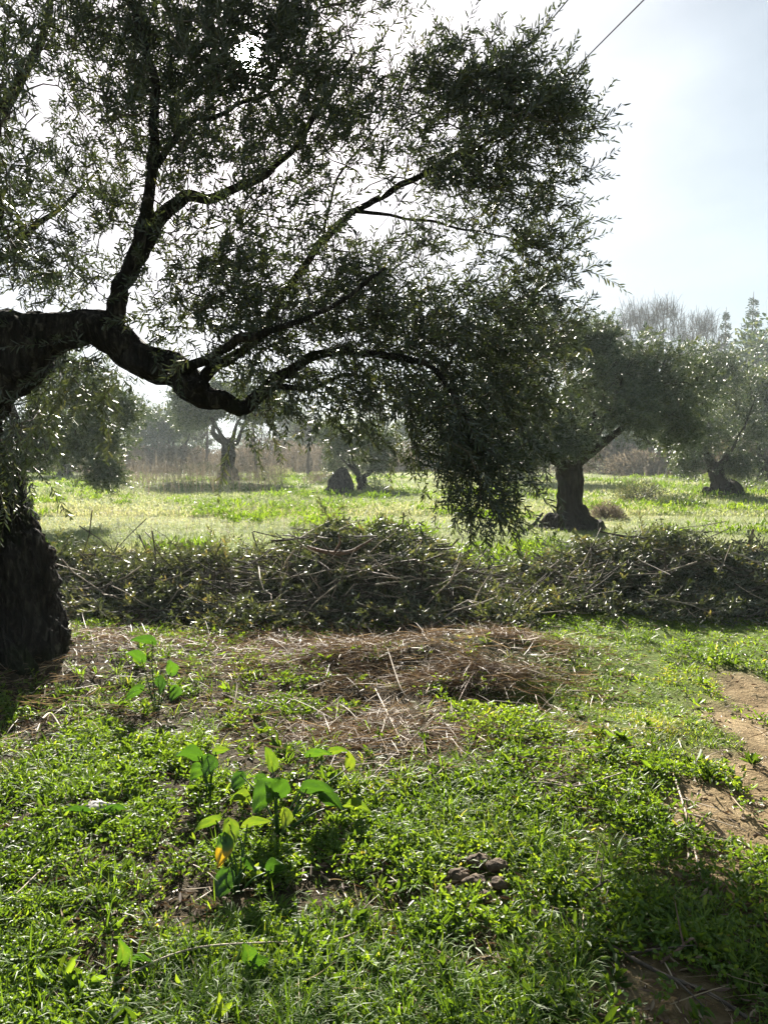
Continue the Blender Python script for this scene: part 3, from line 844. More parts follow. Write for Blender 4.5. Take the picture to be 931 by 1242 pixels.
def conifer_parts(seed, H, R):
    rg = np.random.default_rng(seed)
    tm = MB(); s = np.array([[0, 0, -.2], [0, 0, H * .5], [0, 0, H]]); tube(tm, s, [.3, .18, .02], 8)
    fm = MB(); n = 3000
    t_ = rg.random(n) ** 0.8 * .93 + .07
    t_ = (np.floor(t_ * 17) + rg.normal(0, .2, n)) / 17
    t_ = np.clip(t_, .05, 1.0)
    az = rg.integers(0, 7, n) / 7 * 6.28 + np.floor(t_ * 17 + .5) * 2.1 + rg.normal(0, .16, n)
    rad = R * (1 - t_) ** .75 * rg.uniform(.05, 1, n) ** .7 * (.5 + .9 * vnoise(np.floor(az * 1.2), np.floor(t_ * 17 + .5), None, seed))
    pos = np.stack([np.cos(az) * rad, np.sin(az) * rad, H * t_ - rad * .35], 1)
    dd_ = norm(np.stack([np.cos(az), np.sin(az), np.full(n, .1)], 1) + rg.normal(0, .5, (n, 3)))
    add_leaves(fm, pos, dd_, rg.uniform(.35, .8, n) * (1.15 - .75 * t_), .15 * (1.15 - .6 * t_), rg.random(n), rg, .1, .1)
    return tm, fm


for k, (px, dep, top, R_, lab) in enumerate(((873, 92, 376, 2.1, 'slender conifer, shortest and leftmost of the hazy three on the right'), (905, 88, 358, 2.9, 'tallest conifer, middle of the hazy three on the right'), (929, 90, 368, 2.7, 'conifer cut by the right edge, rightmost of the hazy three'))):
    Hc = CAMZ + (548 - top) * dep / F
    tm, fm = conifer_parts(60 + k, Hc, R_)
    e = empty('conifer_tree', (*at(px, dep), 0)); tag(e, lab, 'tree', 'conifers at the right edge')
    tm.build('trunk', M['bark_gray'], e); fm.build('foliage', M['conifer'], e)


# far tree line: broadleaf crowns reading as one hedge row of separate trees
def round_tree(seed, H, R, trunk=.2, n=7000, leaf=.26):
    rg = np.random.default_rng(seed)
    tm = MB(); s = spline(np.array([[0, 0, -.2, trunk], [.1, 0, H * .3, trunk * .8], [0, 0, H * .7, trunk * .3]]), 5); tube(tm, s[:, :3], s[:, 3], 8)
    fm = MB(); lob = [(rg.normal(0, R * .38), rg.normal(0, R * .38), H * rg.uniform(.2, .82), R * rg.uniform(.25, .45)) for _ in range(14)]
    k = rg.integers(0, 14, n); lo = np.array(lob)[k]
    a = rdir(rg, n) * rg.uniform(.5, 1.05, (n, 1))
    pos = lo[:, :3] + a * lo[:, 3:4]
    add_leaves(fm, pos, norm(a + rg.normal(0, .6, (n, 3))), rg.uniform(.6, 1.2, n) * leaf, leaf * .45, rg.random(n), rg, .15, .1)
    return tm, fm


rt_first = []
for k in range(2):
    tm, fm = round_tree(80 + k, 6 + k, 3.4)
    e = empty('broadleaf_tree', (0, 0, 0)); tm.build('trunk', M['bark_gray'], e); fm.build('foliage', M['olive_far'], e); rt_first.append(e)
row = [(110, 112, .9), (165, 105, 1.0), (228, 118, 1.1), (355, 100, 1.0), (405, 110, .95), (455, 104, 1.0), (500, 115, 1.1), (60, 108, 1.0), (555, 110, 1.1), (610, 120, 1.5), (670, 105, 1.5), (725, 112, 1.9), (790, 98, 1.9), (842, 90, 1.9), (893, 72, 1.75), (934, 66, 1.75), (20, 116, 1.0), (300, 132, .8)]
ords = ['behind the left crown', 'left of the misty gap', 'behind the hazy low olive', 'left of the dark stump', 'above the dark stump', 'behind the thin trunked olive', 'left of the hanging branch', 'seen past the near trunk', 'behind the hanging branch', 'just left of the flared trunk', 'right above the flared trunk', 'under the leftmost bare tree', 'between the two right hand trunks', 'under the pale bare trees', 'below the conifers', 'at the right edge below the conifers', 'hidden by the near trunk', 'in the bright hazy gap']
for k, ((px, dep, sc), wd) in enumerate(zip(row, ords)):
    src = rt_first[k % 2]
    c_ = src if k < 2 else copy_tree(src)
    p_ = at(px, dep); c_.location = (*p_, 0); c_.rotation_euler = (0, 0, k * 1.3); c_.scale = (sc, sc, sc)
    tag(c_, 'distant grey green tree of the far row, ' + wd, 'tree', 'trees of the far hazy row')

# ------------------------------------------------------------------ stump
rg = np.random.default_rng(5)
sp = at(412, 28.0)
e = empty('tree_stump', (sp[0], sp[1], 0)); tag(e, 'dark hollow tree stump standing alone in the sunny meadow left of the hanging branch', 'stump')
sm_ = MB()
s = spline(np.array([[0, 0, -.1, .55], [0, 0, .15, .44], [.03, 0, .45, .36], [.1, 0, .75, .24], [.16, 0, .9, .12]]), 8)
tube(sm_, s[:, :3], s[:, 3], 40, rough=.2, seed=9, ridge=.45)
sm_.build('trunk', M['bark'], e, True)
sm_ = MB(); s = spline(np.array([[.1, -.2, .0, .1], [-.3, -.3, .1, .1], [-.75, -.3, .03, .06], [-1.0, -.35, .04, .03]]), 6); tube(sm_, s[:, :3], s[:, 3], 14, rough=.2, seed=4)
sm_.build('root', M['bark'], e, True)

# ------------------------------------------------------------------ brush piles of pruned olive branches
def brush(seed, xs, prof, y0, y1, label, n_shoot, n_twig, topz, flow=(.1, -.2, .3), name='brush_pile', grp='heaps of olive prunings'):
    """xs = left and right edge in metres at the front; prof(u) = relative height along it"""
    rg = np.random.default_rng(seed)
    cx = (xs[0] + xs[1]) / 2; cy = (y0 + y1) / 2
    e = empty(name, (cx, cy, float(gz(cx, cy)))); tag(e, label, 'brush pile', grp)
    def hh(x, y):
        u = np.clip((x - xs[0]) / (xs[1] - xs[0]), 0, 1); v_ = np.clip((y - y0) / (y1 - y0), 0, 1)
        return topz * np.interp(u, *prof) * np.sin(np.pi * np.clip(v_, 0, 1)) ** .9 * (.42 + 1.0 * fbm(x * 1.7, y * 1.6, None, seed, 3)) * (.7 + .65 * fbm(x * 4, y * 5, None, seed + 4, 2)) * sstep(-.01, .1, u) * sstep(1.01, .9, u)
    lf, tw = MB(), MB()
    def rnd(n, pw=.5):
        x = rg.uniform(xs[0], xs[1], n); y = y0 + (y1 - y0) * rg.random(n); h_ = hh(x, y)
        z = gz(x, y) + h_ * rg.random(n) ** pw
        return np.stack([x, y, z], 1), h_
    pos, _ = rnd(n_shoot)
    d = norm(rg.normal(0, 1, pos.shape) * np.array([1.2, .8, .5]) + np.array(flow))
    shoots(lf, tw, pos - d * .1, d, rg.uniform(.16, .42, n_shoot), rg, .078, .019, .021, .002, .12, rg.random(n_shoot) ** 1.1 * .75)
    pos, _ = rnd(n_twig, .6)
    for p0 in pos:
        L_ = rg.uniform(.4, 1.3); d_ = norm((rg.normal(0, 1, 3) * np.array([1.5, .8, .3]))[None])[0]
        b_ = rg.normal(0, .14, 3) * L_
        k = np.linspace(-.5, .5, 6)[:, None]
        pts = p0 + d_ * L_ * k + b_ * (k ** 2) * 2 + rg.normal(0, .012, (6, 3))
        pts[:, 2] = np.maximum(pts[:, 2], gz(pts[:, 0], pts[:, 1]) + .01)
        tube(tw, pts, np.linspace(1, .3, 6) * rg.uniform(.002, .009), 5)
    pale = MB()
    pos, h_ = rnd(n_twig // 6, .22)
    for p0 in pos:
        L_ = rg.uniform(.3, .8); d_ = norm((rg.normal(0, 1, 3) * np.array([1.3, .8, .5]))[None])[0]
        k = np.linspace(-.5, .5, 5)[:, None]
        tube(pale, p0 + d_ * L_ * k + rg.normal(0, .1, 3) * L_ * (k ** 2) * 2, np.linspace(1, .4, 5) * rg.uniform(.002, .0055), 4)
    # loose sprigs and sticks that have slid out in front of the heap
    n_ = n_shoot // 4
    x = rg.uniform(xs[0] - .1, xs[1] + .1, n_); y = y0 + rg.normal(.05, .22, n_)
    pos = np.stack([x, y, gz(x, y) + .03 + .12 * rg.random(n_)], 1)
    shoots(lf, tw, pos, norm(rg.normal(0, 1, pos.shape) * np.array([1.2, .8, .25]) + np.array([0, -.2, .05])), rg.uniform(.15, .35, n_), rg, .07, .016, .024, .0022, .25, rg.random(n_) * .8)
    for q in range(n_twig // 5):
        x_ = rg.uniform(xs[0], xs[1]); y_ = y0 + rg.uniform(-.25, .5); L_ = rg.uniform(.4, 1.2); d_ = norm((rg.normal(0, 1, 3) * np.array([1.4, .5, .35]))[None])[0]
        k = np.linspace(-.5, .5, 7)[:, None]; zz = float(gz(x_, y_)) + float(hh(np.array([x_]), np.array([y_]))[0]) + .04 + .1 * rg.random()
        pts = np.array([x_, y_, zz]) + d_ * L_ * k + rg.normal(0, .2, 3) * L_ * k ** 2 + rg.normal(0, .015, (7, 3))
        pts[:, 2] = np.maximum(pts[:, 2], gz(pts[:, 0], pts[:, 1]) + .01)
        tube(pale if q % 3 == 0 else tw, pts, np.linspace(1, .35, 7) * rg.uniform(.004, .009), 6)
    # fine broken sprigs and dead leaf matter that fill the heap
    m_ = n_shoot * 2
    pos, _ = rnd(m_, .9)
    add_leaves(lf, pos, rg.normal(0, 1, pos.shape) * np.array([1, 1, .5]), rg.uniform(.04, .07, m_), .013, rg.random(m_) ** .8, rg, .1, .1)
    o0 = np.array([cx, cy, float(gz(cx, cy))])
    for q_ in (lf, tw, pale): q_.v = [a - o0 for a in q_.v]
    tw.build('branches', M['twig'], e); pale.build('dry_twigs', M['twig_pale'], e); lf.build('foliage', M['cut'], e)
    return e


brush(101, (-3.7, -.35), ([0, .2, .5, .8, 1], [.9, .8, .95, .85, .6]), 7.0, 9.3, 'long low heap of olive prunings behind the near trunk, left of the tallest heap', 1600, 420, .52)
brush(102, (-1.35, 1.1), ([0, .2, .45, .65, .85, 1], [.45, .7, .95, 1.05, .6, .15]), 6.6, 9.0, 'tallest heap of olive prunings in the middle, under the hanging branch', 2100, 620, .82, (.7, -.45, .0))
brush(103, (1.15, 4.3), ([0, .18, .38, .7, .9, 1], [.1, .55, 1.0, .95, .85, .6]), 7.1, 9.3, 'long heap of olive prunings on the right in front of the flared trunk', 1900, 460, .60, (.5, -.3, .05))


# ------------------------------------------------------------------ ground cover
def scatter(n, seed, y0=1.0, y1=9.5, powr=1.0, side=.72, pad=1.5):
    """more points close to the camera, inside a widened view wedge"""
    rg = np.random.default_rng(seed)
    y = 1 / (1 / y0 ** powr - rg.random(n) * (1 / y0 ** powr - 1 / y1 ** powr)) ** (1 / powr)
    x = rg.uniform(-1, 1, n) * (side * y + pad)
    return x, y, rg


def away_trunk(x, y): return np.hypot((x + 2.7) / .62, (y - 5.05) / .5) > 1


def patch(x, y, f, seed): return fbm(x * f, y * f, None, seed, 3)


CLEAR = [(578, 1066, 46, 26), (640, 1150, 34, 18), (215, 955, 30, 22), (385, 1070, 26, 30), (700, 1130, 36, 16), (120, 985, 40, 16), (260, 1100, 40, 20), (60, 1080, 30, 14), (520, 1000, 26, 12), (760, 1175, 40, 14), (450, 1090, 22, 10)]
CLEAR = [blob(*b_) for b_ in CLEAR]


def gaps(x, y):
    g = sstep(.38, .47, fbm(x * 2.6, y * 2.6, None, 99, 4))
    return np.clip((.25 + .75 * g) * (1 - .93 * bmask(x, y, CLEAR, 97)), 0, 1)


def plants(n, seed, y1=7.6):
    x, y, rg = scatter(n, seed, 1.3, y1, .35)
    s, st, sh, lu = cover(x, y)
    return x, y, rg, s, st, sh, lu


# clover and small weeds
x, y, rg, s, st, sh, lu = plants(47000, 201)
pn = patch(x, y, 1.6, 71)
keep = rg.random(len(x)) < np.clip((1 - s * .95) * (1 - .72 * st) * (1 - .93 * sh) * (.06 + 1.2 * sstep(.42, .56, pn)), 0, 1) * gaps(x, y)
keep &= away_trunk(x, y)
x, y = x[keep], y[keep]; n = len(x)
k = rg.integers(5, 13, n); idx = np.repeat(np.arange(n), k); m_ = len(idx)
size = (.45 + .6 * patch(x, y, .9, 72)) * (1 + .05 * y)
sz = size[idx] * rg.uniform(.7, 1.25, m_)
az = rg.uniform(0, 6.283, m_); rr = rg.uniform(.005, .05, m_) * size[idx]
hx, hy = x[idx] + np.cos(az) * rr, y[idx] + np.sin(az) * rr
hz = gz(hx, hy) + rg.uniform(.008, .06, m_) * size[idx] * (.5 + patch(x, y, .7, 73))[idx]
tone = np.clip(-.02 + 1.0 * patch(x, y, 1.8, 74)[idx] + rg.normal(0, .15, m_) , 0, .97)
clover = MB()
tre = rg.random(n)[idx] < .55
ci = np.where(tre)[0]
for q in range(3):      # trefoils
    a = az[ci] + q * 2.094
    dv = np.stack([np.cos(a), np.sin(a), rg.normal(.15, .35, len(ci))], 1)
    add_leaves(clover, np.stack([hx, hy, hz], 1)[ci], dv, .0145 * sz[ci], .0125 * sz[ci], tone[ci], rg, .12, .1, .5)
oi = np.where(~tre)[0]
dv = np.stack([np.cos(az[oi]), np.sin(az[oi]), rg.normal(.6, .5, len(oi))], 1)
add_leaves(clover, np.stack([hx, hy, hz - .008], 1)[oi], dv, .036 * sz[oi], .011 * sz[oi], tone[oi], rg, .15, .25, .45)
clover.build('clover_cover', M['weed'])
tag(bpy.data.objects['clover_cover'], 'low bright clover and small weeds covering the foreground', 'weeds', kind='stuff')
print('clover', clover.n // 6)

# grass blades
gr = MB()
def grass_pass(n, seed, dens, ln, wd, kmin, kmax, y1=7.6, spread=.02, tone_b=.35, droop=(.2, .9)):
    x, y, rg, s, st, sh, lu = plants(n, seed, y1)
    keep = rg.random(len(x)) < np.clip(dens(s, st, sh, lu, patch(x, y, 1.3, seed + 1)) * (1 - s) ** 2 * (gaps(x, y) * .85 + .15 * sh), 0, 1)
    keep &= away_trunk(x, y)
    x, y = x[keep], y[keep]; n = len(x)
    k = rg.integers(kmin, kmax, n); idx = np.repeat(np.arange(n), k); m_ = len(idx)
    az = rg.uniform(0, 6.283, m_); rr = rg.random(m_) * spread
    bx, by = x[idx] + np.cos(az) * rr, y[idx] + np.sin(az) * rr
    el = rg.uniform(.25, 1.3, m_)
    dv = np.stack([np.cos(az) * np.cos(el), np.sin(az) * np.cos(el), np.sin(el)], 1)
    sz = (.6 + .8 * patch(x, y, .8, seed + 2))[idx] * rg.uniform(.55, 1.2, m_)
    add_blades(gr, np.stack([bx, by, gz(bx, by) - .004], 1), dv, ln * sz, wd * (1 + .12 * by), np.clip(tone_b + .9 * (patch(x, y, 2, seed + 3) - .5)[idx] + rg.normal(0, .17, m_), 0, 1), rg, rg.uniform(*droop, m_))
grass_pass(13000, 301, lambda s, st, sh, lu, p: lu * 1.0 + .30 * (1 - s) * (1 - st) * (1 - sh) + .08 * sstep(.5, .7, p) - s, .115, .0034, 10, 26, 6.5, .03, .38)
grass_pass(58000, 311, lambda s, st, sh, lu, p: 1.3 * sh * (.4 + p) + .4 * (1 - s) * (1 - st * .8) + .05, .034, .0026, 6, 14, 8.5, .03, .60, (.1, .7))
grass_pass(3000, 321, lambda s, st, sh, lu, p: (.3 + st) * (1 - s) * sstep(.45, .65, p), .06, .003, 8, 18, 8, .03, .6)
gr.build('grass', M['grass']); tag(bpy.data.objects['grass'], 'short green grass growing through the foreground', 'grass', kind='stuff')
print('grass', gr.n // 7)

# broader weeds: rosettes of oval leaves
x, y, rg, s, st, sh, lu = plants(2600, 401)
keep = (rg.random(len(x)) < (1 - s) * (1 - .95 * sh) * (1 - .6 * st) * .8 * gaps(x, y)) & away_trunk(x, y)
x, y = x[keep], y[keep]; n = len(x)
k = rg.integers(6, 13, n); idx = np.repeat(np.arange(n), k); m_ = len(idx)
az = rg.uniform(0, 6.283, m_); el = rg.uniform(.15, 1.0, m_)
dv = np.stack([np.cos(az) * np.cos(el), np.sin(az) * np.cos(el), np.sin(el)], 1)
sz = (.5 + .9 * rg.random(n))[idx] * rg.uniform(.6, 1.15, m_)
wm = MB()
add_leaves(wm, np.stack([x[idx], y[idx], gz(x, y)[idx] + .004 + .018 * rg.random(m_)], 1), dv, .055 * sz, .015 * sz, np.clip(rg.random(n)[idx] * .7 + rg.normal(0, .1, m_), 0, .95), rg, .16, .28, .48)
wm.build('weed_cover', M['weed']); tag(bpy.data.objects['weed_cover'], 'leafy green weed rosettes scattered among the clover', 'weeds', kind='stuff')

# dry straw and litter
def straw_pass(mbx, n, seed, dens, L0, L1, wd, up=.12, tone=(.2, 1.0), y1=8.2, dirp=None):
    x, y, rg, s, st, sh, lu = plants(n, seed, y1)
    keep = (rg.random(len(x)) < np.clip(dens(s, st, sh, lu), 0, 1)) & away_trunk(x, y)
    x, y = x[keep], y[keep]; n = len(x)
    az = rg.uniform(0, 6.283, n) if dirp is None else rg.normal(dirp, .9, n)
    dv = np.stack([np.cos(az), np.sin(az), rg.normal(up * .4, up, n)], 1)
    L_ = rg.uniform(L0, L1, n)
    cz = gz(x, y) + .01 + rg.random(n) * .05 * (st[keep] + .25)
    add_blades(mbx, np.stack([x, y, cz], 1), dv, L_, wd * rg.uniform(.6, 1.4, n) * (1 + .08 * y), rg.uniform(*tone, n), rg, rg.uniform(-.3, .4, n))
sw = MB()
straw_pass(sw, 48000, 501, lambda s, st, sh, lu: st * 1.0, .06, .26, .0030, .16, (.1, .95))
straw_pass(sw, 9000, 502, lambda s, st, sh, lu: .3 + .2 * s, .05, .22, .0026, .12, (.2, 1.0))
straw_pass(sw, 9000, 503, lambda s, st, sh, lu: st * st, .2, .45, .0026, .16, (.0, .6), dirp=2.6)
rg = np.random.default_rng(504)
for (qx, qy, rx, ry, n_, zt) in ((610, 800, .55, .24, 3300, .05), (540, 830, .5, .14, 2200, .04), (610, 822, .34, .08, 1900, .07), (430, 815, .55, .28, 3200, .04), (120, 795, .4, .4, 3000, .03), (330, 790, 1.1, .35, 3500, .03), (490, 890, .6, .2, 2500, .03)):
    c_ = G(qx, qy); x = c_[0] + rg.normal(0, .6, n_) * rx; y = c_[1] + rg.normal(0, .6, n_) * ry
    q_ = fbm(x * 3.5, y * 3.5, None, 505, 3) > .42; x, y = x[q_], y[q_]; n_ = len(x)
    k_ = (np.hypot((x - HOLE[0]) / .24, (y - HOLE[1]) / .11) > 1) & away_trunk(x, y); x, y = x[k_], y[k_]; n_ = len(x); az = rg.normal(2.8, 1.0, n_)
    add_blades(sw, np.stack([x, y, gz(x, y) + rg.random(n_) * zt], 1), np.stack([np.cos(az), np.sin(az), rg.normal(.02, .14, n_)], 1), rg.uniform(.06, .28, n_), rg.uniform(.0018, .0036, n_), rg.random(n_) ** 1.2 * .85, rg, rg.uniform(-.7, .9, n_))
sw.build('dry_straw', M['straw']); tag(bpy.data.objects['dry_straw'], 'brown and tan dry straw lying matted on the ground', 'straw', kind='stuff')
lt = MB()
x, y, rg, s, st, sh, lu = plants(42000, 511, 9.0)
keep = (rg.random(len(x)) < np.clip(.45 + .55 * st - .25 * s - .1 * sh, 0, 1)) & away_trunk(x, y)
x, y = x[keep], y[keep]; n = len(x); az = rg.uniform(0, 6.283, n)
add_leaves(lt, np.stack([x, y, gz(x, y) + .004 + rg.random(n) * .022], 1), np.stack([np.cos(az), np.sin(az), rg.normal(0, .25, n)], 1), rg.uniform(.025, .055, n), rg.uniform(.007, .013, n), rg.random(n), rg, .15, .15)
lt.build('leaf_litter', M['litter']); tag(bpy.data.objects['leaf_litter'], 'brown fallen leaves strewn over the ground', 'leaf litter', kind='stuff')

# far meadow
md = MB()
for (n, seed, y0, y1, ln, wd) in ((60000, 601, 8.3, 20, .085, .008), (60000, 602, 18, 60, .14, .018)):
    x, y, rg = scatter(n, seed, y0, y1, .8, .62, 1.0)
    p_ = patch(x, y, .5, 603)
    k = 3; idx = np.repeat(np.arange(n), k); m_ = n * k
    keep = rg.random(m_) < (.45 + .75 * p_)[idx]
    idx = idx[keep]; m_ = len(idx)
    az = rg.uniform(0, 6.283, m_); el = rg.uniform(.4, 1.45, m_)
    bx, by = x[idx] + rg.normal(0, .05, m_), y[idx] + rg.normal(0, .05, m_)
    sz = (.4 + 1.1 * patch(x, y, .35, 604))[idx] * rg.uniform(.5, 1.3, m_)
    add_blades(md, np.stack([bx, by, gz(bx, by)], 1), np.stack([np.cos(az) * np.cos(el), np.sin(az) * np.cos(el), np.sin(el)], 1), ln * sz, wd,
               np.clip(.15 + .75 * patch(bx, by, .22, 605) + rg.normal(0, .18, m_), 0, 1), rg, rg.uniform(.1, .8, m_))
md.build('meadow_grass', M['meadow']); tag(bpy.data.objects['meadow_grass'], 'pale sunlit grass of the meadow beyond the heaps', 'grass', kind='stuff')

mw = MB()
x, y, rg = scatter(2600, 621, 9.3, 50, .5, .6, 1.0)
kp = fbm(x * .35, y * .35, None, 622, 3) > .47; x, y = x[kp], y[kp]; n = len(x)
k = rg.integers(14, 40, n); idx = np.repeat(np.arange(n), k); m_ = len(idx)
sz = (rg.uniform(.35, 1.2, n) ** 1.5)[idx]; fs = (1 + y * .03)[idx]
px_, py_ = x[idx] + rg.normal(0, .14, m_) * sz * fs, y[idx] + rg.normal(0, .14, m_) * sz * fs
dv = norm(rg.normal(0, .7, (m_, 3)) + np.array([0, 0, .7]))
add_leaves(mw, np.stack([px_, py_, gz(px_, py_) + rg.random(m_) * .16 * sz], 1), dv, rg.uniform(.05, .11, m_) * fs, .02 * fs, np.clip(rg.random(n)[idx] * .5 + rg.random(m_) * .3, 0, 1), rg, .1, .15)
mw.build('meadow_weeds', M['weed']); tag(bpy.data.objects['meadow_weeds'], 'darker green weed clumps dotted through the pale meadow', 'weeds', kind='stuff')

# dead weed stalks in the haze on the left, and thin ones across the far edge
dw = MB()
rg = np.random.default_rng(611)
def stalks(n, px0, px1, y0, y1, h0, h1, wd):
    yy = rg.uniform(y0, y1, n); px = rg.uniform(px0, px1, n); xx = (px - CXP) / F * yy
    cl_ = fbm(xx * .6, yy * .6, None, 612, 3); kp = rg.random(n) < sstep(.3, .6, cl_) + .12
    xx, yy = xx[kp], yy[kp]; n = len(xx)
    d_ = norm(rg.normal(0, .2, (n, 3)) + np.array([0, 0, 1]))
    h_ = rg.uniform(h0, h1, n); b_ = np.stack([xx, yy, gz(xx, yy)], 1)
    tn = rg.random(n)
    add_blades(dw, b_, d_, h_, wd, tn, rg, .12)
    for q in range(5):
        t_ = rg.uniform(.4, .95, n)[:, None]
        add_blades(dw, b_ + d_ * h_[:, None] * t_ * .95, norm(rg.normal(0, .5, (n, 3)) + np.array([0, 0, .7])), h_ * rg.uniform(.12, .3, n), wd * .8, tn, rg, .2)
stalks(1500, 110, 345, 27, 42, .5, 1.15, .012)
stalks(900, 60, 420, 42, 62, .8, 1.7, .02)
stalks(700, 520, 900, 30, 60, .4, .9, .015)
stalks(260, 120, 420, 12, 24, .2, .5, .006)
dw.build('dead_weeds', M['deadweed']); tag(bpy.data.objects['dead_weeds'], 'brown dead weed stalks standing in the hazy meadow', 'weeds', kind='stuff')


# bushes in the meadow
def bush(px, dep, R_, H_, label, seed, mat='olive_far', n=1500, leaf=.09):
    rg = np.random.default_rng(seed)
    p_ = at(px, dep); e = empty('bush', (*p_, float(gz(*p_)))); tag(e, label, 'bush', 'bushes in the meadow')
    fm = MB()
    a = rdir(rg, n); a[:, 2] = np.abs(a[:, 2]); rr = rg.uniform(.4, 1, (n, 1)) * (.7 + .6 * fbm(a[:, 0] * 2 + 5, a[:, 1] * 2 + 5, a[:, 2] * 2, seed, 2))[:, None]
    add_leaves(fm, a * rr * np.array([R_, R_, H_]), a + rg.normal(0, .5, a.shape) + np.array([0, 0, .4]), rg.uniform(.6, 1.3, n) * leaf, leaf * .25, rg.random(n), rg, .1, .1)
    fm.build('foliage', M[mat], e)
    tw = MB()
    for q in range(9):
        dv = rdir(rg, 1)[0]; dv[2] = abs(dv[2]) + .4
        tube(tw, [np.zeros(3), dv * np.array([R_, R_, H_]) * .4, dv * np.array([R_, R_, H_]) * .8], [.02, .012, .005], 4)
    tw.build('stems', M['twig'], e)


bush(458, 26, .5, .62, 'small dense round bush right of the dark stump', 701, n=1800, leaf=.07)
bush(392, 36, 1.1, .6, 'low grey bush left of the dark stump', 702, 'deadweed')
bush(775, 24, .9, .7, 'pale feathery bush between the two right hand trunks', 703, 'cut', 2000)
bush(820, 21, .8, .35, 'low green bush left of the humped olive base', 704, 'olive_far')
bush(905, 30, 1.3, .9, 'green bush beside the humped olive base at the right edge', 705)
bush(245, 50, 1.6, .9, 'hazy green bush left of the misty olive', 706)
bush(335, 46, 1.5, .7, 'bright green bush right of the misty olive', 707, 'meadow')
bush(630, 26, .9, .35, 'low dark bush left of the flared trunk', 708)
bush(735, 17.5, .45, .35, 'wispy dry tuft just right of the flared trunk', 709, 'deadweed', 1200, .08)


hb = None
for k, (px, dep, sc) in enumerate(((60, 58, 1.1), (100, 64, 1.3), (140, 56, 1.0), (175, 62, 1.3), (215, 58, 1.1), (250, 64, 1.2), (300, 60, 1.1), (330, 66, 1.3), (365, 60, 1.2), (400, 63, 1.2), (475, 58, 1.1), (515, 62, 1.3), (560, 60, 1.1), (660, 58, 1.1), (735, 54, 1.2), (780, 50, 1.1), (830, 52, 1.3), (905, 48, 1.2), (935, 46, 1.0))):
    places = ['seen beyond the near trunk', 'under the left crown', 'right of the left crown', 'left of the hazy low olive', 'under the hazy low olive', 'left of the misty pale trunked olive', 'right of the misty pale trunked olive', 'behind the second slim bare tree', 'behind the bright green bush', 'behind the dark stump', 'right of the thin trunked olive', 'left behind the hanging branch', 'behind the hanging branch', 'just left of the flared trunk', 'right behind the flared trunk', 'beyond the pale feathery bush', 'left of the humped olive base', 'beyond the humped olive base', 'at the right edge']
    p_ = at(px, dep)
    if hb is None:
        bush(px, dep, 2.3, 2.0, 'x', 720, 'deadweed', 4200, .22); hb = [o_ for o_ in COL.objects if o_.name.startswith('bush') and o_.get('label') == 'x'][0]; c_ = hb
    else:
        c_ = copy_tree(hb); c_.location = (*p_, float(gz(*p_)))
    c_.rotation_euler = (0, 0, k * 1.7); c_.scale = (sc * 1.2, sc, sc * (.8 + .4 * ((k * 7) % 5) / 5)); tag(c_, 'grey brown thicket bush in the hazy hedge row, ' + places[k], 'bush', 'bushes of the hazy hedge row')


# ------------------------------------------------------------------ big leaved plants
def big_leaf(e, base, tip_c, L_, W_, up, tone, seed):
    """stem from base to the blade, blade of L_ x W_ pointing along up"""
    rg = np.random.default_rng(seed)
    d_ = np.asarray(up, float); d_ /= np.linalg.norm(d_)
    s_ = np.cross(d_, [0.2, .9, .35]); s_ /= np.linalg.norm(s_); m_ = np.cross(s_, d_)
    nu, nv = 12, 8
    V = []
    for iu in range(nu + 1):
        t = iu / nu
        wv = math.sin(math.pi * min(1, t ** .62)) ** .8 * .5 + (.0 if t > .02 else 0)
        for iv in range(nv + 1):
            q = iv / nv * 2 - 1
            back = .16 * (abs(q) ** 1.5) * (1 - t) ** 4
            V.append(tip_c + d_ * L_ * (t - .1 - back) + s_ * W_ * wv * q + m_ * (abs(q) * W_ * .22 * math.sin(math.pi * t) - L_ * .32 * t * t + .012 * W_ / .08 * math.sin(q * 6 + t * 9 + seed) * .5))
    V = np.array(V)
    i_, j_ = np.meshgrid(np.arange(nu), np.arange(nv), indexing='ij'); q_ = i_ * (nv + 1) + j_
    tt = np.linspace(-1, 1, nv + 1)[None, :].repeat(nu + 1, 0); uu = np.linspace(0, 1, nu + 1)[:, None].repeat(nv + 1, 1)
    tn = tone + .10 * (np.abs(tt) < .05) + .06 * np.sin((uu - np.abs(tt) * .35) * 38) + .16 * (vnoise(tt * 2.5 + seed, uu * 5, None, int(seed)) - .5)
    if tone > .9: tn = tone - .5 * sstep(.5, .9, 1 - uu + .3 * (vnoise(tt * 2, uu * 4, None, 3) - .5))
    mb = MB(); mb.add(V, np.stack([q_, q_ + 1, q_ + nv + 2, q_ + nv + 1], -1).reshape(-1, 4), np.clip(tn.ravel(), 0, .86 if tone <= .9 else 1))
    mb.build('leaf', M['broad'], e, True)
    mb = MB()
    mid_ = (base + tip_c) / 2 + np.array([rg.normal(0, .02), rg.normal(0, .02), .02])
    s2 = spline(np.array([base, mid_, tip_c]), 6)
    tube(mb, s2, np.linspace(.0042, .0026, len(s2)), 6, tone=.3, cap=False)
    mb.build('stem', M['broad'], e, True)


def big_plant(bpx, bpy_, leaves, label, name='broad_leaved_plant'):
    b = G(bpx, bpy_); z = float(gz(*b)); o = np.array([*b, z])
    e = empty(name, o); tag(e, label, 'plant', 'broad leaved plants in the foreground')
    for k, (px, py, dy, L_, W_, up, tone) in enumerate(leaves):
        big_leaf(e, np.array([0.01 * (k % 3 - 1), .01 * (k % 2), -.01]), P(px, py, b[1] + dy) - o, L_, W_ * 1.2, up, tone, k + bpx)


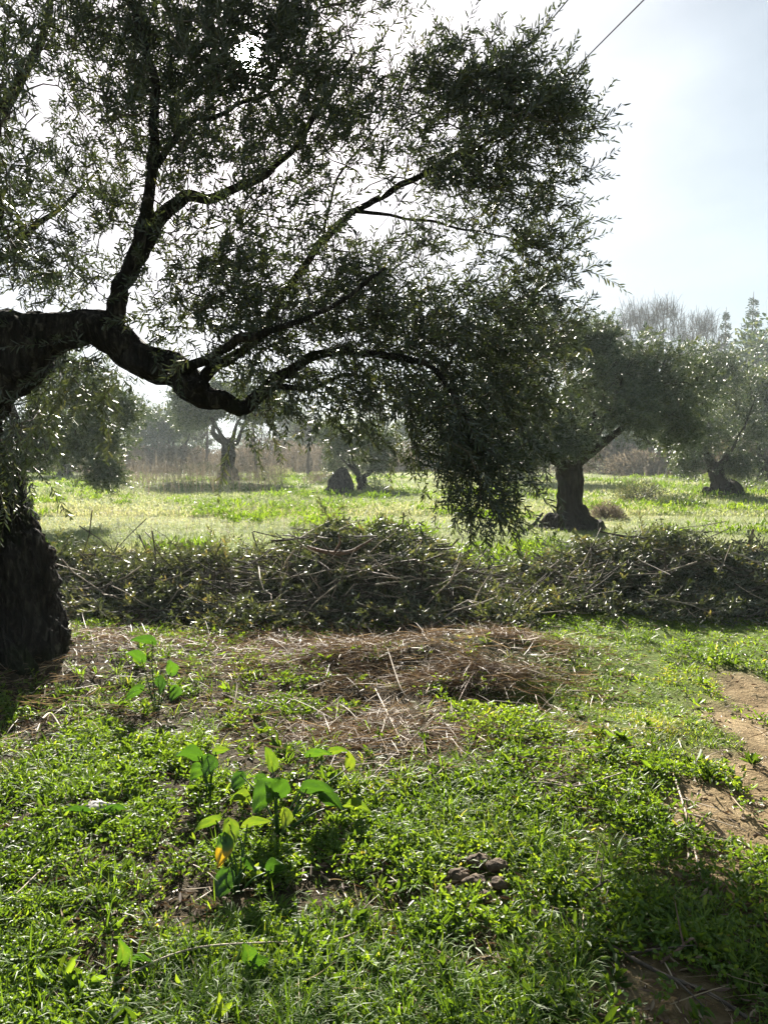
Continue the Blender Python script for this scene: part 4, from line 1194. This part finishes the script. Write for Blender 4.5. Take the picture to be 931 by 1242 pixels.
big_plant(254, 972, [(240, 917, .02, .10, .075, (-.9, -.1, .35), .35), (252, 920, -.02, .085, .07, (.1, -.3, -.9), .15), (244, 932, .05, .075, .06, (-.6, -.5, -.4), .6), (262, 912, .08, .07, .035, (.9, .2, .3), .7)],
          'tall two tiered broad leaved plant, left of the largest one')
big_plant(338, 1012, [(330, 955, .05, .13, .09, (-.6, -.4, -.5), .45), (338, 962, .0, .12, .07, (.2, -.3, .9), .3), (372, 957, .08, .12, .065, (.95, .1, .1), .25), (392, 968, .1, .12, .07, (.9, -.4, .0), .2), (420, 974, .12, .11, .05, (.95, .2, -.15), .75),
                      (345, 985, .0, .08, .05, (.2, -.4, -.8), .8), (300, 968, .15, .08, .06, (-.9, .1, .1), .75), (330, 930, .22, .10, .05, (-.2, .3, .9), .7), (376, 915, .3, .10, .04, (.9, .3, .1), .6), (402, 912, .34, .08, .035, (.8, .1, .2), .7),
                      (292, 940, .25, .08, .05, (-.3, -.4, -.6), .2), (312, 945, .25, .075, .055, (.8, -.3, -.2), .3), (424, 930, .3, .085, .04, (0, .1, 1), .8)],
          'largest sprawling broad leaved plant in the middle of the foreground')
big_plant(288, 1078, [(272, 1018, .05, .10, .055, (-.05, -.4, -.9), .98), (278, 1000, .08, .10, .055, (.1, -.2, -.9), .72), (262, 995, .1, .09, .04, (-.9, -.3, -.1), .7), (300, 1050, .0, .09, .06, (.4, -.4, .3), .2), (275, 1060, .0, .10, .06, (-.2, -.5, -.6), .3), (330, 1055, .05, .10, .055, (.5, -.3, .6), .15), (300, 1000, .1, .10, .035, (.9, .2, .25), .75)],
          'broad leaved plant with one yellow leaf at the foot of the largest one')
big_plant(190, 860, [(172, 800, .05, .11, .07, (-.7, -.1, .65), .45), (192, 824, 0, .10, .07, (.4, -.3, -.8), .15), (208, 815, .05, .11, .065, (.1, -.2, .9), .55), (212, 835, 0, .09, .07, (.0, -.4, -.8), .5), (185, 778, .3, .14, .06, (-.9, .2, .2), .3), (170, 835, 0, .11, .05, (-.8, -.3, -.5), .4)],
          'dark glossy broad leaved plant farthest back, beside the near trunk')
# upright dock leaf and a few more single broad leaves
big_plant(148, 1178, [(149, 1165, 0, .085, .035, (.05, .1, 1), .65), (165, 1165, .0, .07, .03, (.8, -.1, .3), .4)], 'single upright pointed leaf plant at the bottom left', 'dock_plant')
big_plant(305, 1190, [(302, 1165, 0, .07, .04, (-.1, .1, 1), .6), (312, 1170, 0, .06, .035, (.5, -.1, .6), .5)], 'small upright broad leaf above the bottom edge, left of centre', 'dock_plant')
big_plant(120, 1000, [(105, 985, 0, .09, .04, (-.8, 0, .3), .2), (130, 985, 0, .09, .04, (.8, .2, .3), .3)], 'flat dull leaves at the far left of the foreground', 'dock_plant')


# ------------------------------------------------------------------ sticks, branches, clods, stone
def stick(name, rows, label, mat='twig_brown', forks=(), grp='sticks lying in the grass', cat='stick'):
    """rows: (px, py, height over the ground, radius)"""
    pts = []
    for px, py, h_, r_ in rows:
        d_ = _f + np.array([1, 0, 0]) * (px - CXP) / F + _u * (CYP - py) / F
        g = G(px, py); z = float(gz(*g)) + h_
        t_ = (z - CAMZ) / d_[2]; q_ = np.array([0, 0, CAMZ]) + d_ * t_
        q_[2] = float(gz(q_[0], q_[1])) + h_
        pts.append([*q_, r_])
    s = spline(np.array(pts), 7); o = s[0, :3].copy()
    e = empty(name, o); tag(e, label, cat, grp)
    mb = MB(); tube(mb, s[:, :3] - o, np.maximum(s[:, 3], .001), 8, rough=.12)
    mb.build('stem', M[mat], e, True)
    rg = np.random.default_rng(int(rows[0][0]))
    for (t_, L_, a) in forks:
        k = int(t_ * (len(s) - 1)); b = s[k, :3] - o; tn = norm((s[min(k + 1, len(s) - 1), :3] - s[k, :3])[None])[0]
        per = np.array([-tn[1], tn[0], .15]) * (1 if a > 0 else -1)
        d_ = tn * math.cos(a) + per * abs(math.sin(a))
        mb = MB(); u = np.linspace(0, 1, 6)[:, None]
        tube(mb, b + d_ * L_ * u + rg.normal(0, L_ * .04, 3) * u ** 2 + np.array([0, 0, .03]) * u, np.linspace(s[k, 3] * .75, s[k, 3] * .25, 6), 6)
        mb.build('side_twig', M[mat], e, True)


stick('curved_stem', [(95, 1240, .02, .0035), (150, 1185, .04, .0035), (230, 1152, .05, .003), (320, 1145, .05, .003), (400, 1141, .04, .0028), (440, 1128, .03, .002)], 'long thin green stem arching through the weeds along the bottom left', 'twig_pale')
stick('fallen_branch', [(672, 1104, .02, .005), (740, 1145, .02, .006), (800, 1180, .02, .006), (860, 1205, .02, .0055), (912, 1240, .02, .005)], 'long thin dark stick running to the bottom right corner', 'twig', ((.35, .18, .8), (.6, .12, -.7)))
stick('fallen_branch', [(535, 957, .02, .004), (600, 953, .03, .004), (650, 951, .03, .004), (700, 950, .04, .0035), (755, 936, .06, .003)], 'straight pale twig lying across the grass in the middle foreground', 'twig_pale', ((.5, .15, .5), (.7, .14, -.9)))
stick('dry_twig_bunch', [(640, 940, .02, .003), (680, 948, .03, .003), (715, 962, .02, .003)], 'little bunch of pale crossed twigs on the short grass', 'twig_pale', ((.3, .18, .6), (.5, .2, -1.2), (.7, .14, .9), (.4, .16, 1.4)))
stick('dry_twig_bunch', [(812, 930, .03, .004), (828, 975, .03, .004), (838, 1010, .03, .004), (850, 1065, .02, .003)], 'forked pale dry twig at the edge of the bare path', 'twig_pale', ((.3, .22, .6), (.55, .2, -.7), (.45, .25, .9), (.7, .16, .8)))
stick('dry_twig', [(785, 1030, .01, .0025), (830, 1015, .02, .0025), (900, 1040, .01, .002), (931, 1062, .01, .002)], 'thin pale twig lying on the bare earth of the path', 'twig_pale')
stick('fallen_branch', [(700, 1095, .02, .004), (725, 1072, .05, .004), (738, 1068, .06, .003), (735, 1088, .04, .003)], 'small crooked grey twig between the grass and the path', 'twig', ((.4, .1, .8),))
stick('dry_twig', [(50, 828, .12, .006), (62, 858, .06, .006), (78, 890, .01, .005)], 'short white twig leaning at the foot of the near trunk', 'twig_pale')
stick('dry_twig', [(470, 790, .10, .004), (485, 830, .06, .004), (497, 850, .01, .003)], 'short pale stick standing out of the straw mound', 'twig_pale')
stick('dry_twig', [(455, 850, .02, .004), (480, 885, .03, .004), (495, 915, .01, .003)], 'pale stick lying on the straw in front of the mound', 'twig_pale')
stick('dry_twig', [(545, 870, .02, .003), (585, 855, .03, .003), (640, 858, .03, .002)], 'thin brown stick at the lip of the dark hollow', 'twig_brown')
stick('dry_twig', [(800, 1170, .02, .005), (820, 1155, .04, .005), (838, 1140, .06, .004), (845, 1150, .03, .003)], 'short forked twig standing on the shaded earth at the bottom right', 'twig_brown', ((.5, .12, .9),))
stick('dry_twig', [(20, 1085, .03, .003), (60, 1050, .03, .003), (110, 1030, .03, .003)], 'thin straight twig in the clover at the left', 'twig_pale')

# dead branch lying on top of the heaps, ends up
o = P(375, 665, 7.0); e = empty('dead_branch', o); tag(e, 'bare brown crooked branch resting on top of the tallest heap', 'branch')
rows = [(372, 663, 7.0, .014), (388, 668, 7.0, .018), (405, 671, 7.0, .020), (425, 669, 6.98, .018), (438, 662, 6.96, .013), (452, 654, 6.94, .009)]
p_, r_ = limb(rows, 6); mb = MB(); tube(mb, p_ - o, r_, 10, rough=.15, seed=8); mb.build('stem', M['twig_brown'], e, True)
p_, r_ = limb([(405, 671, 7.0, .012), (412, 658, 6.98, .008), (410, 648, 6.96, .005)], 5); mb = MB(); tube(mb, p_ - o, r_, 8, rough=.15); mb.build('side_twig', M['twig_brown'], e, True)
o = P(905, 655, 9.0); e = empty('dead_branch', o); tag(e, 'short upright broken stick poking from the right end of the right heap', 'branch')
p_, r_ = limb([(902, 690, 8.6, .02), (906, 665, 8.6, .018), (913, 642, 8.6, .012)], 5); mb = MB(); tube(mb, p_ - o, r_, 9, rough=.15); mb.build('stem', M['twig_brown'], e, True)
o = P(655, 625, 14.2); e = empty('dead_branch', o); tag(e, 'dark low branch lying left of the flared trunk', 'branch')
p_, r_ = limb([(628, 648, 14.2, .03), (645, 638, 14.2, .035), (658, 622, 14.2, .02)], 5); mb = MB(); tube(mb, p_ - o, r_, 9, rough=.15); mb.build('stem', M['bark'], e, True)


def lump(name, px, py, sx, sy, sz_, mat, label, cat, grp, seed, lift=0):
    g = G(px, py); th, ph = np.meshgrid(np.linspace(0, 2 * math.pi, 33)[:-1], np.linspace(.02, math.pi - .02, 20), indexing='ij')
    dv = np.stack([np.cos(th) * np.sin(ph), np.sin(th) * np.sin(ph), np.cos(ph)], -1).reshape(-1, 3)
    r_ = (.5 + 1.0 * fbm(dv[:, 0] * 1.7 + seed, dv[:, 1] * 1.7, dv[:, 2] * 1.7 + 7, seed, 4)) * (.9 + .35 * fbm(dv[:, 0] * 6 + 3, dv[:, 1] * 6, dv[:, 2] * 6, seed, 2))
    V = dv * r_[:, None] * np.array([sx, sy, sz_]) / 2
    i_, j_ = np.meshgrid(np.arange(32), np.arange(19), indexing='ij'); a = i_ * 20 + j_; b = ((i_ + 1) % 32) * 20 + j_
    mb = MB(); mb.add(V, np.stack([a, a + 1, b + 1, b], -1).reshape(-1, 4))
    o = mb.build(name, M[mat], None, True); o.location = (g[0], g[1], float(gz(*g)) + sz_ * .25 + lift); tag(o, label, cat, grp)


cl = [(556, 1062, .085, 'leftmost'), (545, 1078, .065, 'lower left'), (580, 1050, .09, 'topmost'), (603, 1060, .08, 'right upper'), (576, 1074, .085, 'middle'), (606, 1080, .07, 'lower right'), (556, 1042, .06, 'upper left'), (588, 1092, .06, 'front')]
for k, (px, py, s_, wd) in enumerate(cl):
    lump('earth_clod', px, py, s_ * .85, s_ * .72, s_ * .5, 'clod', wd + ' crumbly clod in the little heap of dry earth in the grass', 'clod', 'clods of dry earth in the grass', 30 + k, .012)
lump('stone', 120, 992, .13, .09, .05, 'stone', 'flat pale grey stone among the weeds at the left', 'stone', None, 50, .01)

# ------------------------------------------------------------------ overhead cables
for (p0, p1, lab) in (((780, 0), (680, 100), 'right hand thin overhead cable crossing the sky'), ((688, 0), (655, 36), 'left hand thin overhead cable, mostly behind the canopy')):
    vx, vy = 235, 548
    dirv = P(vx, vy, 1.0) - np.array([0, 0, CAMZ]); dirv /= np.linalg.norm(dirv)
    a = P(p0[0], p0[1], 9.0 if p0[0] > 700 else 9.6)
    ts = np.linspace(-14, 150, 40)
    pts = a + dirv * ts[:, None]
    pts[:, 2] += -1.0 * (1 - ((ts - 68) / 82) ** 2) * 0 
    mb = MB(); o = pts[0].copy(); tube(mb, pts - o, .0085, 6)
    ob = mb.build('power_cable', M['cable'], None, True); ob.location = o; tag(ob, lab, 'cable', 'overhead cables')

print('TOTAL verts', sum(len(m_.vertices) for m_ in bpy.data.meshes))
